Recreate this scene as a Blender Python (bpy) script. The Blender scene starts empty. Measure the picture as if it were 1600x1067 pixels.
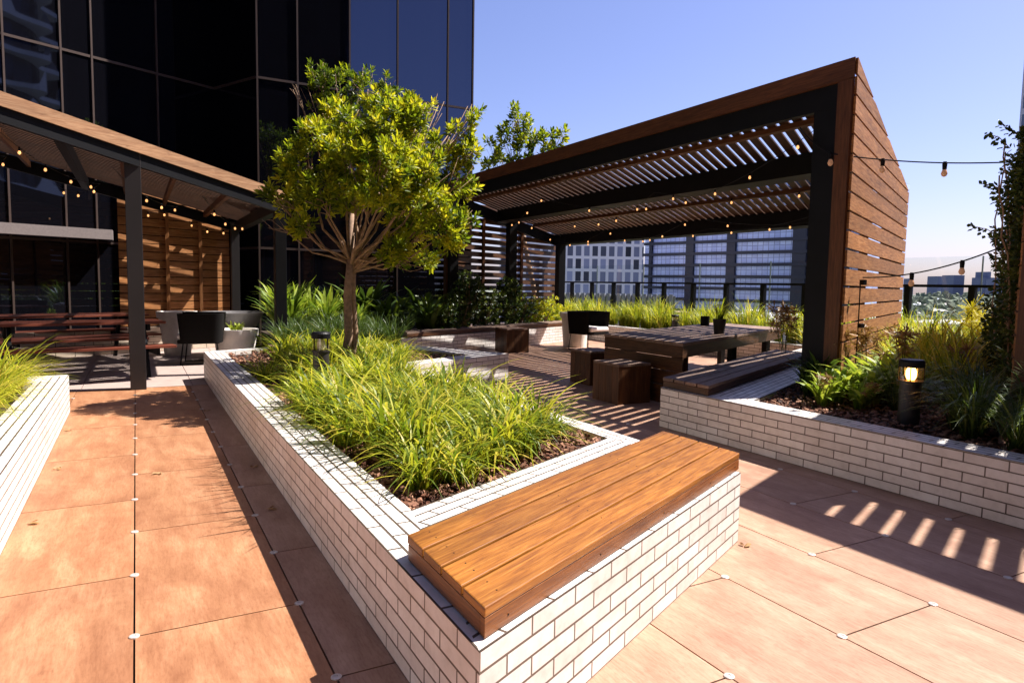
import bpy, math, random
from mathutils import Vector, Matrix
random.seed(7)
S = bpy.context.scene
R = math.radians
# ------------------------------------------------------------------ camera
CAM_H = 1.333
cam = bpy.data.cameras.new('camera'); co = bpy.data.objects.new('camera', cam); S.collection.objects.link(co)
yaw, pit, rol = R(28.66209), R(4.7598), R(0.98839)
f = Vector((math.sin(yaw)*math.cos(pit), math.cos(yaw)*math.cos(pit), -math.sin(pit)))
r = Vector((math.cos(yaw), -math.sin(yaw), 0)); u = r.cross(f)
r2 = r*math.cos(rol)+u*math.sin(rol); u2 = -r*math.sin(rol)+u*math.cos(rol)
m = Matrix((r2, u2, -f)).transposed().to_4x4(); m.translation = (0, 0, CAM_H)
co.matrix_world = m
cam.sensor_width = 36; cam.lens = 1075.42/1600*36; cam.clip_start = .05; cam.clip_end = 9000
S.camera = co
# ------------------------------------------------------------------ light
SUN = Vector((.708, -.12, 1.0)).normalized()
sun = bpy.data.lights.new('sun', 'SUN'); sun.energy = 5.0; sun.angle = R(.5); sun.color = (1, .945, .87)
so = bpy.data.objects.new('sun', sun); S.collection.objects.link(so)
so.rotation_euler = SUN.to_track_quat('Z', 'Y').to_euler()
W = bpy.data.worlds.new('World'); S.world = W; W.use_nodes = True
nt = W.node_tree; sky = nt.nodes.new('ShaderNodeTexSky'); sky.sky_type = 'NISHITA'; sky.sun_disc = False
sky.sun_elevation = math.asin(SUN.z); sky.sun_rotation = math.atan2(SUN.x, SUN.y)
sky.air_density = 1.0; sky.dust_density = 1.0; sky.ozone_density = 6
tint = nt.nodes.new('ShaderNodeMix'); tint.data_type = 'RGBA'; tint.blend_type = 'MULTIPLY'; tint.inputs[0].default_value = 1; tint.inputs[7].default_value = (1.36, 1.10, 1.27, 1)
nt.links.new(sky.outputs[0], tint.inputs[6]); nt.links.new(tint.outputs[2], nt.nodes['Background'].inputs[0]); nt.nodes['Background'].inputs[1].default_value = .062
S.view_settings.view_transform = 'Standard'; S.view_settings.look = 'None'; S.view_settings.exposure = 1.25; S.view_settings.gamma = 1
S.cycles.max_bounces = 8; S.cycles.diffuse_bounces = 3; S.cycles.transparent_max_bounces = 16
# ------------------------------------------------------------------ materials
def newmat(name):
    M = bpy.data.materials.new(name); M.use_nodes = True
    return M, M.node_tree, M.node_tree.nodes['Principled BSDF']
def N(t, typ, **k):
    n = t.nodes.new(typ)
    for a, b in k.items(): setattr(n, a, b)
    return n
def mapped(t, src='UV', scale=(1, 1, 1)):
    tc = N(t, 'ShaderNodeTexCoord'); mp = N(t, 'ShaderNodeMapping'); mp.inputs['Scale'].default_value = scale
    t.links.new(tc.outputs[src], mp.inputs[0]); return mp.outputs[0]
def ramp(t, fac, stops):
    r = N(t, 'ShaderNodeValToRGB'); e = r.color_ramp.elements
    while len(e) < len(stops): e.new(.5)
    for i, (p, c) in enumerate(stops): e[i].position = p; e[i].color = (*c, 1)
    t.links.new(fac, r.inputs[0]); return r.outputs[0]
def noise(t, vec, scale, detail=4, rough=.6, dist=0):
    n = N(t, 'ShaderNodeTexNoise'); n.inputs['Scale'].default_value = scale; n.inputs['Detail'].default_value = detail
    n.inputs['Roughness'].default_value = rough; n.inputs['Distortion'].default_value = dist
    t.links.new(vec, n.inputs['Vector']); return n.outputs['Fac']
def mix(t, a, b, fac=.5, mode='MIX'):
    x = N(t, 'ShaderNodeMix', data_type='RGBA', blend_type=mode)
    for s, v in ((0, fac), (6, a), (7, b)):
        if hasattr(v, 'is_linked') or hasattr(v, 'links'): t.links.new(v, x.inputs[s])
        else: x.inputs[s].default_value = v if s == 0 else (*v, 1)
    return x.outputs[2]
def bump(t, b, h, strength, dist=.01):
    n = N(t, 'ShaderNodeBump'); n.inputs['Strength'].default_value = strength; n.inputs['Distance'].default_value = dist
    t.links.new(h, n.inputs['Height']); t.links.new(n.outputs[0], b.inputs['Normal'])
def wood(name, dark, mid, light, rough=.5, spec=.4):
    M, t, b = newmat(name)
    v = mapped(t, 'UV', (2.6, 34, 1)); v2 = mapped(t, 'UV', (.35, 3, 1)); v3 = mapped(t, 'UV', (6, 160, 1))
    g = noise(t, v, 1.6, 6, .65, .6); c = ramp(t, g, [(.28, dark), (.5, mid), (.75, light)])
    g2 = noise(t, v2, 2.2, 3, .6); c2 = ramp(t, g2, [(.3, (.66, .62, .6)), (.7, (1.12, 1.05, 1.0))])
    c = mix(t, c, c2, 1, 'MULTIPLY')
    g3 = noise(t, v3, 1, 2); c3 = ramp(t, g3, [(.35, (.7, .66, .62)), (.55, (1, 1, 1))]); c = mix(t, c, c3, .7, 'MULTIPLY')
    at = N(t, 'ShaderNodeAttribute', attribute_name='tint'); c4 = ramp(t, at.outputs['Fac'], [(0, (.78, .76, .76)), (1, (1.12, 1.08, 1.05))])
    n5 = noise(t, mapped(t, 'UV', (5, 11, 1)), 1.7, 5, .7); c = mix(t, c, ramp(t, n5, [(.30, (.5, .47, .5)), (.42, (1, 1, 1))]), .55, 'MULTIPLY')
    c = mix(t, c, c4, 1, 'MULTIPLY')
    t.links.new(c, b.inputs['Base Color']); b.inputs['Roughness'].default_value = rough
    b.inputs['Specular IOR Level'].default_value = spec; bump(t, b, g3, .25, .004); return M
def bricks(name, c1, c2, mortar, bw=.25, rh=.0617, ms=.0042, rough=.45):
    M, t, b = newmat(name)
    v = mapped(t)
    br = N(t, 'ShaderNodeTexBrick'); t.links.new(v, br.inputs['Vector'])
    for k, val in (('Scale', 1), ('Mortar Size', ms), ('Mortar Smooth', .1), ('Bias', 0), ('Brick Width', bw), ('Row Height', rh)): br.inputs[k].default_value = val
    br.inputs['Color1'].default_value = (*c1, 1); br.inputs['Color2'].default_value = (*c2, 1); br.inputs['Mortar'].default_value = (*mortar, 1)
    n = noise(t, v, 14, 5, .7); c = ramp(t, n, [(.3, (.84, .83, .82)), (.55, (1, 1, 1))]); c = mix(t, br.outputs['Color'], c, 1, 'MULTIPLY')
    n2 = noise(t, v, 2.2, 4, .6); c = mix(t, c, ramp(t, n2, [(.35, (.86, .83, .80)), (.6, (1, 1, 1))]), 1, 'MULTIPLY')
    t.links.new(c, b.inputs['Base Color']); b.inputs['Roughness'].default_value = rough
    inv = N(t, 'ShaderNodeMath', operation='SUBTRACT'); inv.inputs[0].default_value = 1; t.links.new(br.outputs['Fac'], inv.inputs[1])
    bump(t, b, inv.outputs[0], .8, .004); return M
def plain(name, col, rough=.5, metal=0, var=.12, scale=6, spec=.5, emit=None, es=0):
    M, t, b = newmat(name)
    v = mapped(t, 'Object'); n = noise(t, v, scale, 5)
    c = ramp(t, n, [(.3, tuple(x*(1-var) for x in col)), (.7, tuple(min(1, x*(1+var)) for x in col))])
    t.links.new(c, b.inputs['Base Color']); b.inputs['Roughness'].default_value = rough; b.inputs['Metallic'].default_value = metal
    b.inputs['Specular IOR Level'].default_value = spec
    if emit: b.inputs['Emission Color'].default_value = (*emit, 1); b.inputs['Emission Strength'].default_value = es
    return M
def leafmat(name, stops, trans=.35, rough=.45):
    M, t, b = newmat(name)
    at = N(t, 'ShaderNodeAttribute', attribute_name='tint'); c = ramp(t, at.outputs['Fac'], stops)
    t.links.new(c, b.inputs['Base Color']); b.inputs['Roughness'].default_value = rough; b.inputs['Specular IOR Level'].default_value = .35
    tr = N(t, 'ShaderNodeBsdfTranslucent'); c2 = mix(t, c, (1.0, 1.0, .35), 1, 'MULTIPLY')
    g = N(t, 'ShaderNodeGamma'); g.inputs[1].default_value = .8; t.links.new(c2, g.inputs[0]); t.links.new(g.outputs[0], tr.inputs[0])
    ms = N(t, 'ShaderNodeMixShader'); ms.inputs[0].default_value = trans
    t.links.new(b.outputs[0], ms.inputs[1]); t.links.new(tr.outputs[0], ms.inputs[2]); t.links.new(ms.outputs[0], t.nodes['Material Output'].inputs[0])
    return M
def paver(name, a, b_, c_, streak):
    M, t, b = newmat(name)
    v = mapped(t, 'UV', (1.1, 5, 1)); n = noise(t, v, 1.5, 8, .68, .5)
    c = ramp(t, n, [(.3, a), (.5, b_), (.72, c_)])
    v2 = mapped(t, 'UV', (1, 1.6, 1)); n2 = noise(t, v2, 2.6, 5, .6, .5); c = mix(t, c, ramp(t, n2, [(.35, (.84, .76, .72)), (.65, (1.06, 1.06, 1.04))]), 1, 'MULTIPLY')
    v3 = mapped(t, 'UV', (9, 70, 1)); n3 = noise(t, v3, 1.3, 4, .75, .3); c = mix(t, c, ramp(t, n3, [(.4, (.76, .68, .62)), (.54, (1, 1, 1))]), streak, 'MULTIPLY')
    n6 = noise(t, mapped(t, 'UV', (26, 90, 1)), 1.0, 5, .8); c = mix(t, c, ramp(t, n6, [(.36, (.72, .62, .56)), (.5, (1, 1, 1))]), .55, 'MULTIPLY')
    n7 = noise(t, mapped(t, 'UV', (1, 1, 1)), 9, 6, .75); c = mix(t, c, ramp(t, n7, [(.30, (.78, .70, .66)), (.44, (1, 1, 1))]), .6, 'MULTIPLY')
    at = N(t, 'ShaderNodeAttribute', attribute_name='tint'); c = mix(t, c, ramp(t, at.outputs['Fac'], [(0, (.9, .88, .88)), (1, (1.06, 1.04, 1.04))]), 1, 'MULTIPLY')
    t.links.new(c, b.inputs['Base Color']); b.inputs['Roughness'].default_value = .55; bump(t, b, n3, .12, .002); return M
def glassmat(name, col, rough=.02, ior=2.1):
    M, t, b = newmat(name); b.inputs['Base Color'].default_value = (*col, 1); b.inputs['Roughness'].default_value = rough; b.inputs['IOR'].default_value = ior; b.inputs['Specular Tint'].default_value = (.55, .66, 1, 1)
    v = mapped(t, 'Object', (1, 1, .25)); n = noise(t, v, .45, 2); bump(t, b, n, .08, .12); return M
def clearglass(name, tint=(.95, .975, .975), fac=.035):
    M, t, b = newmat(name); tr = N(t, 'ShaderNodeBsdfTransparent'); tr.inputs[0].default_value = (*tint, 1)
    gl = N(t, 'ShaderNodeBsdfGlossy'); gl.inputs['Roughness'].default_value = .02
    ms = N(t, 'ShaderNodeMixShader'); ms.inputs[0].default_value = fac
    t.links.new(tr.outputs[0], ms.inputs[1]); t.links.new(gl.outputs[0], ms.inputs[2]); t.links.new(ms.outputs[0], t.nodes['Material Output'].inputs[0]); return M
def facade(name, glass, frame, bw, rh, ms, rough=.1, ior=1.7, var=(.6, 1.3), off=0):
    M, t, b = newmat(name); v = mapped(t)
    br = N(t, 'ShaderNodeTexBrick', offset=off); t.links.new(v, br.inputs['Vector'])
    for k, val in (('Scale', 1), ('Mortar Size', ms), ('Mortar Smooth', 0), ('Bias', 0), ('Brick Width', bw), ('Row Height', rh)): br.inputs[k].default_value = val
    br.inputs['Color1'].default_value = (*[min(1, x*var[0]) for x in glass], 1); br.inputs['Color2'].default_value = (*[min(1, x*var[1]) for x in glass], 1)
    br.inputs['Mortar'].default_value = (*frame, 1); t.links.new(br.outputs['Color'], b.inputs['Base Color'])
    b.inputs['Roughness'].default_value = rough; b.inputs['IOR'].default_value = ior; return M

MT = dict(
 brick=bricks('white_glazed_brick', (.84, .80, .77), (.70, .65, .62), (.13, .095, .075)),
 coping=bricks('white_coping_brick', (.80, .76, .73), (.66, .61, .58), (.09, .065, .05), ms=.006),
 brick_dim=bricks('cream_brick', (.62, .52, .42), (.55, .45, .36), (.09, .07, .05), .29, .09, .006),
 deckwood=wood('oiled_hardwood', (.17, .056, .010), (.36, .142, .020), (.54, .25, .05), .42, .45),
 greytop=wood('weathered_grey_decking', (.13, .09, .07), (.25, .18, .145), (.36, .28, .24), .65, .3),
 fascia=wood('shade_darkened_fascia', (.10, .03, .008), (.20, .07, .013), (.32, .125, .028), .4, .45),  # bench wood darkened, the shade below the seat is in the colour
 clad=wood('weathered_cladding', (.17, .068, .022), (.38, .175, .062), (.56, .31, .14), .6, .3),
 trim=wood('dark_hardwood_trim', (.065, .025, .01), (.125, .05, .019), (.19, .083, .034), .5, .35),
 pale=wood('pale_weathered_timber', (.30, .16, .085), (.46, .27, .15), (.60, .40, .24), .65, .3),
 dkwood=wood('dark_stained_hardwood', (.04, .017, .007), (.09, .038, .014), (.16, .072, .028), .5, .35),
 red=wood('red_brown_timber', (.11, .03, .018), (.19, .05, .028), (.27, .085, .045), .45, .4),
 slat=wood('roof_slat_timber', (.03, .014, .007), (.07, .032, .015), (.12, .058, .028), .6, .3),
 black=plain('black_steel', (.006, .006, .008), .5, 0, .2, 3, .2),
 brownsteel=plain('painted_brown_steel', (.021, .017, .018), .5, 0, .12, 3),
 bronze=plain('dark_bronze_mullion', (.085, .058, .05), .4, .3, .1, 3),
 white=plain('white_plastic', (.75, .72, .69), .5), disc=plain('steel_button', (.55, .50, .46), .4, .3),
 pot=plain('white_ceramic_pot', (.84, .79, .74), .5), bowl=plain('grey_fibre_cement', (.14, .13, .135), .7),
 wicker=plain('black_wicker', (.008, .007, .007), .8, 0, .5, 120, .15), cushion=plain('white_cushion', (.8, .76, .74), .8),
 bark=plain('tree_bark', (.30, .19, .12), .85, 0, .4, 22), conc=plain('pale_concrete', (.34, .26, .23), .8, 0, .12, 5),
 base=plain('membrane', (.02, .015, .013), .9), soil=plain('dark_soil', (.045, .025, .017), .95, 0, .4, 20),
 precast=plain('precast_ledge', (.20, .165, .16), .8, 0, .12, 30),
 pav_l=paver('orange_paver', (.285, .128, .058), (.365, .178, .088), (.475, .27, .148), .5),
 pav_r=paver('pale_tan_paver', (.32, .185, .12), (.40, .245, .165), (.50, .335, .24), .55),
 leaf=leafmat('tree_leaf', [(0, (.03, .06, .006)), (.3, (.12, .18, .008)), (.65, (.34, .37, .012)), (1, (.58, .50, .025))], .5),
 darkleaf=leafmat('dark_leaf', [(0, (.012, .03, .008)), (.6, (.045, .085, .012)), (1, (.10, .15, .02))], .25),
 vine=leafmat('vine_leaf', [(0, (.015, .035, .008)), (.6, (.045, .08, .014)), (1, (.13, .16, .03))], .3),
 grass=leafmat('strappy_leaf', [(0, (.035, .08, .008)), (.35, (.16, .22, .012)), (.8, (.44, .44, .03)), (1, (.62, .46, .09))], .45),
 dgrass=leafmat('dark_strappy_leaf', [(0, (.02, .045, .01)), (.5, (.06, .10, .018)), (.9, (.14, .18, .03)), (1, (.34, .26, .08))], .3),
 lily=leafmat('broad_leaf', [(0, (.04, .09, .01)), (.5, (.17, .26, .025)), (1, (.42, .48, .07))], .4),
 flower=leafmat('brown_seed_head', [(0, (.20, .09, .035)), (1, (.42, .26, .11))], .2), yflower=leafmat('yellow_head', [(0, (.55, .5, .02)), (1, (.75, .65, .04))], .3),
 chip=leafmat('bark_chip', [(0, (.04, .014, .008)), (.5, (.17, .065, .035)), (1, (.40, .21, .13))], 0, .8),
 tower=glassmat('black_tower_glass', (.004, .004, .006)), bal=clearglass('balustrade_glass'),
 amber=None)
def bulbmat(name, col, es, alpha=.5):
    M, t, b = newmat(name); b.inputs['Base Color'].default_value = (*col, 1); b.inputs['Roughness'].default_value = .1
    b.inputs['Emission Color'].default_value = (*col, 1); b.inputs['Emission Strength'].default_value = es; return M
MT['bulb'] = bulbmat('warm_bulb', (1, .45, .16), .7); MT['bulb_day'] = bulbmat('amber_bulb', (.50, .26, .15), .12)
MT['lampcore'] = bulbmat('lamp_core', (1, .62, .25), 6)
MT['lampglass'] = clearglass('amber_lamp_glass', (1, .75, .42), .10)
MT['lampclear'] = clearglass('clear_lamp_glass', (.95, .9, .75), .15)
# ------------------------------------------------------------------ mesh builder
class MB:
    def __init__(s): s.v = []; s.f = []; s.g = []; s.t = []
    def add(s, vs, fs, g=(1, 0, 0), off=None, tint=None):
        o = len(s.v); s.v += [tuple(x) for x in vs]
        if off is None: off = (random.random()*40, random.random()*40)
        if tint is None: tint = random.random()
        for q in fs: s.f.append([i+o for i in q]); s.g.append((g, off)); s.t.append(tint)
        return s
    def hexa(s, b, t, g=(1, 0, 0), off=None, tint=None):   # 4 bottom, 4 top (ccw from above)
        return s.add(list(b)+list(t), [(3, 2, 1, 0), (4, 5, 6, 7), (0, 1, 5, 4), (1, 2, 6, 5), (2, 3, 7, 6), (3, 0, 4, 7)], g, off, tint)
    def box(s, x0, x1, y0, y1, z0, z1, g=(1, 0, 0), off=None, tint=None):
        q = [(x0, y0), (x1, y0), (x1, y1), (x0, y1)]
        return s.hexa([(a, b, z0) for a, b in q], [(a, b, z1) for a, b in q], g, off, tint)
    def obox(s, c, a, b, h, g=None, off=None, tint=None):  # centre-bottom c, half vectors a,b (3D), height vector h
        c = Vector(c); a = Vector(a); b = Vector(b); h = Vector(h)
        q = [c-a-b, c+a-b, c+a+b, c-a+b]
        if a.cross(b).dot(h) < 0: q.reverse()
        g = g or (a if a.length > b.length else b).normalized()
        return s.hexa(q, [p+h for p in q], tuple(g), off, tint)
    def cyl(s, p0, p1, r0, r1=None, n=12, caps=True, tint=None):
        p0 = Vector(p0); p1 = Vector(p1); r1 = r0 if r1 is None else r1; d = (p1-p0)
        if d.length < 1e-6: return s
        d.normalize(); a = d.orthogonal().normalized(); b = d.cross(a); vs = []
        for p, rr in ((p0, r0), (p1, r1)):
            for i in range(n):
                th = 2*math.pi*i/n; vs.append(p+a*math.cos(th)*rr+b*math.sin(th)*rr)
        fs = [(i, (i+1) % n, n+(i+1) % n, n+i) for i in range(n)]
        if caps: fs += [tuple(reversed(range(n))), tuple(range(n, 2*n))]
        return s.add(vs, fs, tuple(d), None, tint)
    def lathe(s, c, prof, n=24, tint=None, closed=False):
        c = Vector(c); vs = []; k = len(prof)
        for rr, z in prof:
            for i in range(n):
                th = 2*math.pi*i/n; vs.append(c+Vector((rr*math.cos(th), rr*math.sin(th), z)))
        fs = [(j*n+i, j*n+(i+1) % n, (j+1)*n+(i+1) % n, (j+1)*n+i) for j in range(k-1) for i in range(n)]
        fs += [tuple(reversed(range(n))), tuple(range((k-1)*n, k*n))]
        return s.add(vs, fs, (0, 0, 1), None, tint)
    def tube(s, pts, rad, n=6, tint=None):
        pts = [Vector(p) for p in pts]; rs = rad if isinstance(rad, (list, tuple)) else [rad]*len(pts); vs = []
        a = None
        for i, p in enumerate(pts):
            d = (pts[min(i+1, len(pts)-1)]-pts[max(i-1, 0)]).normalized()
            if a is None: a = d.orthogonal().normalized()
            a = (a-d*a.dot(d)).normalized(); b = d.cross(a)
            for j in range(n):
                th = 2*math.pi*j/n; vs.append(p+a*math.cos(th)*rs[i]+b*math.sin(th)*rs[i])
        fs = [(i*n+j, i*n+(j+1) % n, (i+1)*n+(j+1) % n, (i+1)*n+j) for i in range(len(pts)-1) for j in range(n)]
        fs += [tuple(reversed(range(n))), tuple(range((len(pts)-1)*n, len(pts)*n))]
        return s.add(vs, fs, (0, 0, 1), None, tint)
    def build(s, name, mat, parent=None, smooth=False, bevel=0, origin=None):
        me = bpy.data.meshes.new(name)
        vs = s.v
        if origin: vs = [(a-origin[0], b-origin[1], c-origin[2]) for a, b, c in vs]
        me.from_pydata(vs, [], s.f); me.update()
        uv = me.uv_layers.new(name='UVMap'); at = me.attributes.new('tint', 'FLOAT', 'FACE')
        at.data.foreach_set('value', s.t)
        dat = [0.0]*(2*len(me.loops)); V = s.v
        for p, (g, off) in zip(me.polygons, s.g):
            n = p.normal; g = Vector(g); w = n.cross(g)
            if w.length < .2: g = Vector((0, 0, 1)) if abs(n.z) < .9 else Vector((1, 0, 0)); w = n.cross(g)
            w.normalize()
            if w.z < -.3 or (abs(w.z) <= .3 and w.x+w.y*1.01 < 0): w = -w
            for li in p.loop_indices:
                q = V[me.loops[li].vertex_index]
                dat[2*li] = q[0]*g.x+q[1]*g.y+q[2]*g.z+off[0]; dat[2*li+1] = q[0]*w.x+q[1]*w.y+q[2]*w.z+off[1]
        uv.data.foreach_set('uv', dat)
        if smooth: me.polygons.foreach_set('use_smooth', [True]*len(me.polygons))
        me.materials.append(mat)
        o = bpy.data.objects.new(name, me); S.collection.objects.link(o)
        if origin: o.location = origin
        if parent:
            o.parent = parent
            if not origin: o.location = -parent_loc(parent)
        if bevel:
            md = o.modifiers.new('bevel', 'BEVEL'); md.width = bevel; md.segments = 2; md.limit_method = 'ANGLE'; md.harden_normals = False
        return o
def parent_loc(p):
    L = Vector(p.location)
    while p.parent: p = p.parent; L += Vector(p.location)
    return L
def thing(name, label, cat, loc=(0, 0, 0), group=None, kind=None):
    o = bpy.data.objects.new(name, None); o.empty_display_size = .1; S.collection.objects.link(o); o.location = loc
    tag(o, label, cat, group, kind); return o
def tag(o, label, cat, group=None, kind=None):
    if label: o['label'] = label
    if cat: o['category'] = cat
    if group: o['group'] = group
    if kind: o['kind'] = kind
    return o
def kids(o): return [c for c in bpy.data.objects if c.parent == o]
def dup(o, loc=None, rz=None, sc=None, label=None, parent=None):
    c = o.copy(); S.collection.objects.link(c)
    if parent: c.parent = parent
    if loc is not None: c.location = loc
    if rz is not None: c.rotation_euler = (0, 0, rz)
    if sc is not None: c.scale = (sc, sc, sc) if not hasattr(sc, '__len__') else sc
    if label: c['label'] = label
    for k in kids(o):
        d = k.copy(); S.collection.objects.link(d); d.parent = c
        for kk in kids(k): e = kk.copy(); S.collection.objects.link(e); e.parent = d
    return c
rnd = random.uniform
B = Vector((.899, .438, 0)).normalized(); TB = B.y/B.x
def bl(x, x0, y0): return y0+TB*(x-x0)     # y on the skew line through (x0, y0)

# ------------------------------------------------------------------ setting
gm = plain('city_ground', (.16, .17, .13), .9, 0, .5, .01)
mb = MB().add([(-6000, -6000, -30), (6000, -6000, -30), (6000, 6000, -30), (-6000, 6000, -30)], [(0, 1, 2, 3)])
tag(mb.build('ground', gm), 'city ground far below the rooftop terrace', 'ground', kind='structure')
mb = MB().add([(-9, -8, -.02), (11.45, -8, -.02), (11.45, 21, -.02), (-9, 21, -.02)], [(0, 1, 2, 3)])
mb.box(-9, 11.45, -8, 21, -3, -.03)
tag(mb.build('terrace_base', MT['base']), 'dark membrane under the raised terrace paving', 'terrace base', kind='structure')
GX, GY, PX, PY = -.037, 1.622, .5995, .6033
left, right = MB(), MB(); discs = []
for c in range(-13, 20):
    x0 = GX+c*PX; x1 = x0+PX; tgt = left if x1 < 1 else right
    par = (c % 2)
    k = -14+par
    while GY+k*PY < 20:
        y0 = GY+k*PY; y1 = y0+2*PY; k += 2
        if x1 < 2.2 and y0 > 9.2 and x1 < 2: continue
        if x1 < 2 and y1 > 9.42: y1 = 9.42
        ga = .0035
        tgt.box(x0+ga, x1-ga, y0+ga, y1-ga, -.018, 0, g=(0, 1, 0))
    for k in range(-2, 16):
        y = GY+k*PY; discs.append((x0, y))
tag(left.build('terrace_paving', MT['pav_l']), 'warm orange timber look paving slabs of the left walkway', 'paving', kind='structure')
tag(right.build('terrace_paving', MT['pav_r']), 'pale tan timber look paving slabs of the courtyard', 'paving', kind='structure')
mb = MB()
for i in range(-8, 4):
    for j in range(0, 10): mb.box(i*.6+.004, i*.6+.596, 9.44+j*.6+.004, 9.44+j*.6+.596, -.018, 0, g=(0, 1, 0))
tag(mb.build('pergola_floor', MT['conc']), 'pale concrete pavers beneath the left pergola', 'paving', kind='structure')

def inpoly(x, y, P):
    c = False; n = len(P)
    for i in range(n):
        (x1, y1), (x2, y2) = P[i], P[(i+1) % n]
        if (y1 > y) != (y2 > y) and x < (x2-x1)*(y-y1)/(y2-y1)+x1: c = not c
    return c
def offset(P, ws):
    n = len(P); out = []
    L = []
    for i in range(n):
        a = Vector(P[i]); b = Vector(P[(i+1) % n]); d = (b-a).normalized(); nn = Vector((-d.y, d.x)); L.append((a+nn*ws[i], d))
    for i in range(n):
        (a, d), (b, e) = L[i-1], L[i]; den = d.x*e.y-d.y*e.x
        t = ((b.x-a.x)*e.y-(b.y-a.y)*e.x)/den; p = a+d*t; out.append((p.x, p.y))
    return out
def planter(label, P, ws, zt=.37, soil=.32, hide=(), group=None, cat='planter', mat='brick'):
    # P ccw outline, ws = coping width per edge
    I = offset(P, ws); n = len(P)
    t = thing('brick_planter', label, cat, (P[0][0], P[0][1], 0), group)
    w = MB(); cp = MB()
    for i in range(n):
        if i in hide: continue
        a, b = P[i], P[(i+1) % n]; ia, ib = I[i], I[(i+1) % n]; g = Vector((b[0]-a[0], b[1]-a[1], 0)).normalized()
        oa = -(a[0]*g.x+a[1]*g.y)
        w.add([(*a, 0), (*b, 0), (*b, zt-.002), (*a, zt-.002)], [(0, 1, 2, 3)], tuple(g), (oa, 0), .5)
        w.add([(*ib, soil-.05), (*ia, soil-.05), (*ia, zt-.002), (*ib, zt-.002)], [(0, 1, 2, 3)], tuple(g), (oa, 0), .5)
        wv = Vector((0, 0, 1)).cross(g)
        if wv.x+wv.y*1.01 < 0: wv = -wv
        cp.add([(*a, zt), (*b, zt), (*ib, zt), (*ia, zt)], [(0, 1, 2, 3)], tuple(g), (oa, -(a[0]*wv.x+a[1]*wv.y)), .5)
    w.build('wall', MT[mat], t); cp.build('coping', MT['coping'], t)
    return t, I
def chips(P, z, n, region, label, size=.02, zn=0):
    mb = MB(); k = 0
    x0, x1, y0, y1 = region
    for _ in range(n*4):
        if k >= n: break
        x, y = rnd(x0, x1), rnd(y0, y1)
        if not inpoly(x, y, P): continue
        k += 1; s = size*rnd(.5, 1.4); rot = Matrix.Rotation(rnd(0, 6.28), 3, 'Z') @ Matrix.Rotation(rnd(-.6, .6), 3, 'X') @ Matrix.Rotation(rnd(-.5, .5), 3, 'Y')
        q = [(-1, -.6, -.25), (1, -.5, -.25), (.9, .6, -.2), (-.8, .5, -.25), (-.7, -.4, .3), (.7, -.4, .25), (.6, .4, .3), (-.6, .4, .22)]
        c = Vector((x, y, z+rnd(0, .03)))
        vs = [c+rot @ (Vector(p)*s*rnd(.8, 1.2)) for p in q]
        mb.hexa(vs[:4], vs[4:])
    o = mb.build('bark_mulch', MT['chip']); tag(o, label, 'mulch', kind='stuff'); return o
def soil(P, z, label):
    mb = MB().add([(*p, z) for p in P], [tuple(range(len(P)))]); o = mb.build('soil', MT['soil']); tag(o, label, 'soil', kind='structure'); return o

# main garden planter: left wall along +y, skew front, step, far bench wall
P1 = [(.77, 1.556), (2.76, 2.525), (2.76, 7.52), (4.53, 8.382), (3.30, 10.90), (9.75, 14.04), (9.75, 16.2), (6.9, 16.2), (6.9, 14.6), (1.95, 14.6), (1.95, 10.52), (.77, 9.95)]
W1 = [.93, .15, .3, .5, .55, .2, .2, .2, .2, .2, .24, .235]
pl1, I1 = planter('long white brick planter with the timber bench on its near end and the tree inside', P1, W1, hide=(6, 7, 8, 9))
soil(I1, .32, 'dark soil under the bark mulch of the long planter')
chips(I1, .325, 4200, (.9, 2.8, 2.4, 5.2), 'reddish bark mulch between the grasses at the near end of the long planter', .019)
chips(I1, .325, 2500, (.9, 4.0, 5.2, 10.5), 'bark mulch around the tree in the long planter', .024)
# right planter
P2 = [(4.375, -5), (11.3, -5), (11.3, 17.5), (9.9, 17.5), (9.9, 7.72), (4.375, 5.03)]
W2 = [.2, .1, .2, .25, .93, .235]
pl2, I2 = planter('white brick planter wall on the right holding the bollard lamp and dark grasses', P2, W2, .378, .33, hide=(1, 2))
soil(I2, .33, 'dark soil inside the right planter')
chips(I2, .335, 3500, (4.5, 6.6, 1.5, 4.8), 'dark bark mulch behind the right planter wall', .02)
# left planter
P3 = [(-4.5, -4), (-.6, -4), (-.6, 7.98), (-4.5, 7.98)]
pl3, I3 = planter('sunlit white brick planter at the left edge of the walkway', P3, [.2, .235, .5, .2])
soil(I3, .32, 'soil in the left planter')
# brick wall at the back of left pergola + return
t = thing('brick_planter', 'low cream brick wall under the slatted timber screen beside the picnic tables', 'low wall', (-2, bl(-2, 0, 13.9), 0))
mb = MB(); mb.hexa([(x, y, 0) for x, y in [(-2.4, bl(-2.4, 0, 13.9)), (1.95, bl(1.95, 0, 13.9)), (1.95, bl(1.95, 0, 14.35)), (-2.4, bl(-2.4, 0, 14.35))]],
     [(x, y, .44) for x, y in [(-2.4, bl(-2.4, 0, 13.9)), (1.95, bl(1.95, 0, 13.9)), (1.95, bl(1.95, 0, 14.35)), (-2.4, bl(-2.4, 0, 14.35))]], tuple(B), (0, 0))
mb.build('wall', MT['brick_dim'], t)
t = thing('brick_planter', 'short dark brick return wall at the far left beside the picnic tables', 'low wall', (-2.2, 10, 0))
mb = MB(); mb.box(-2.6, -2.02, 9.6, 12.8, 0, .5, (0, 1, 0), (0, 0)); mb.build('wall', MT['brick_dim'], t)

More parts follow.
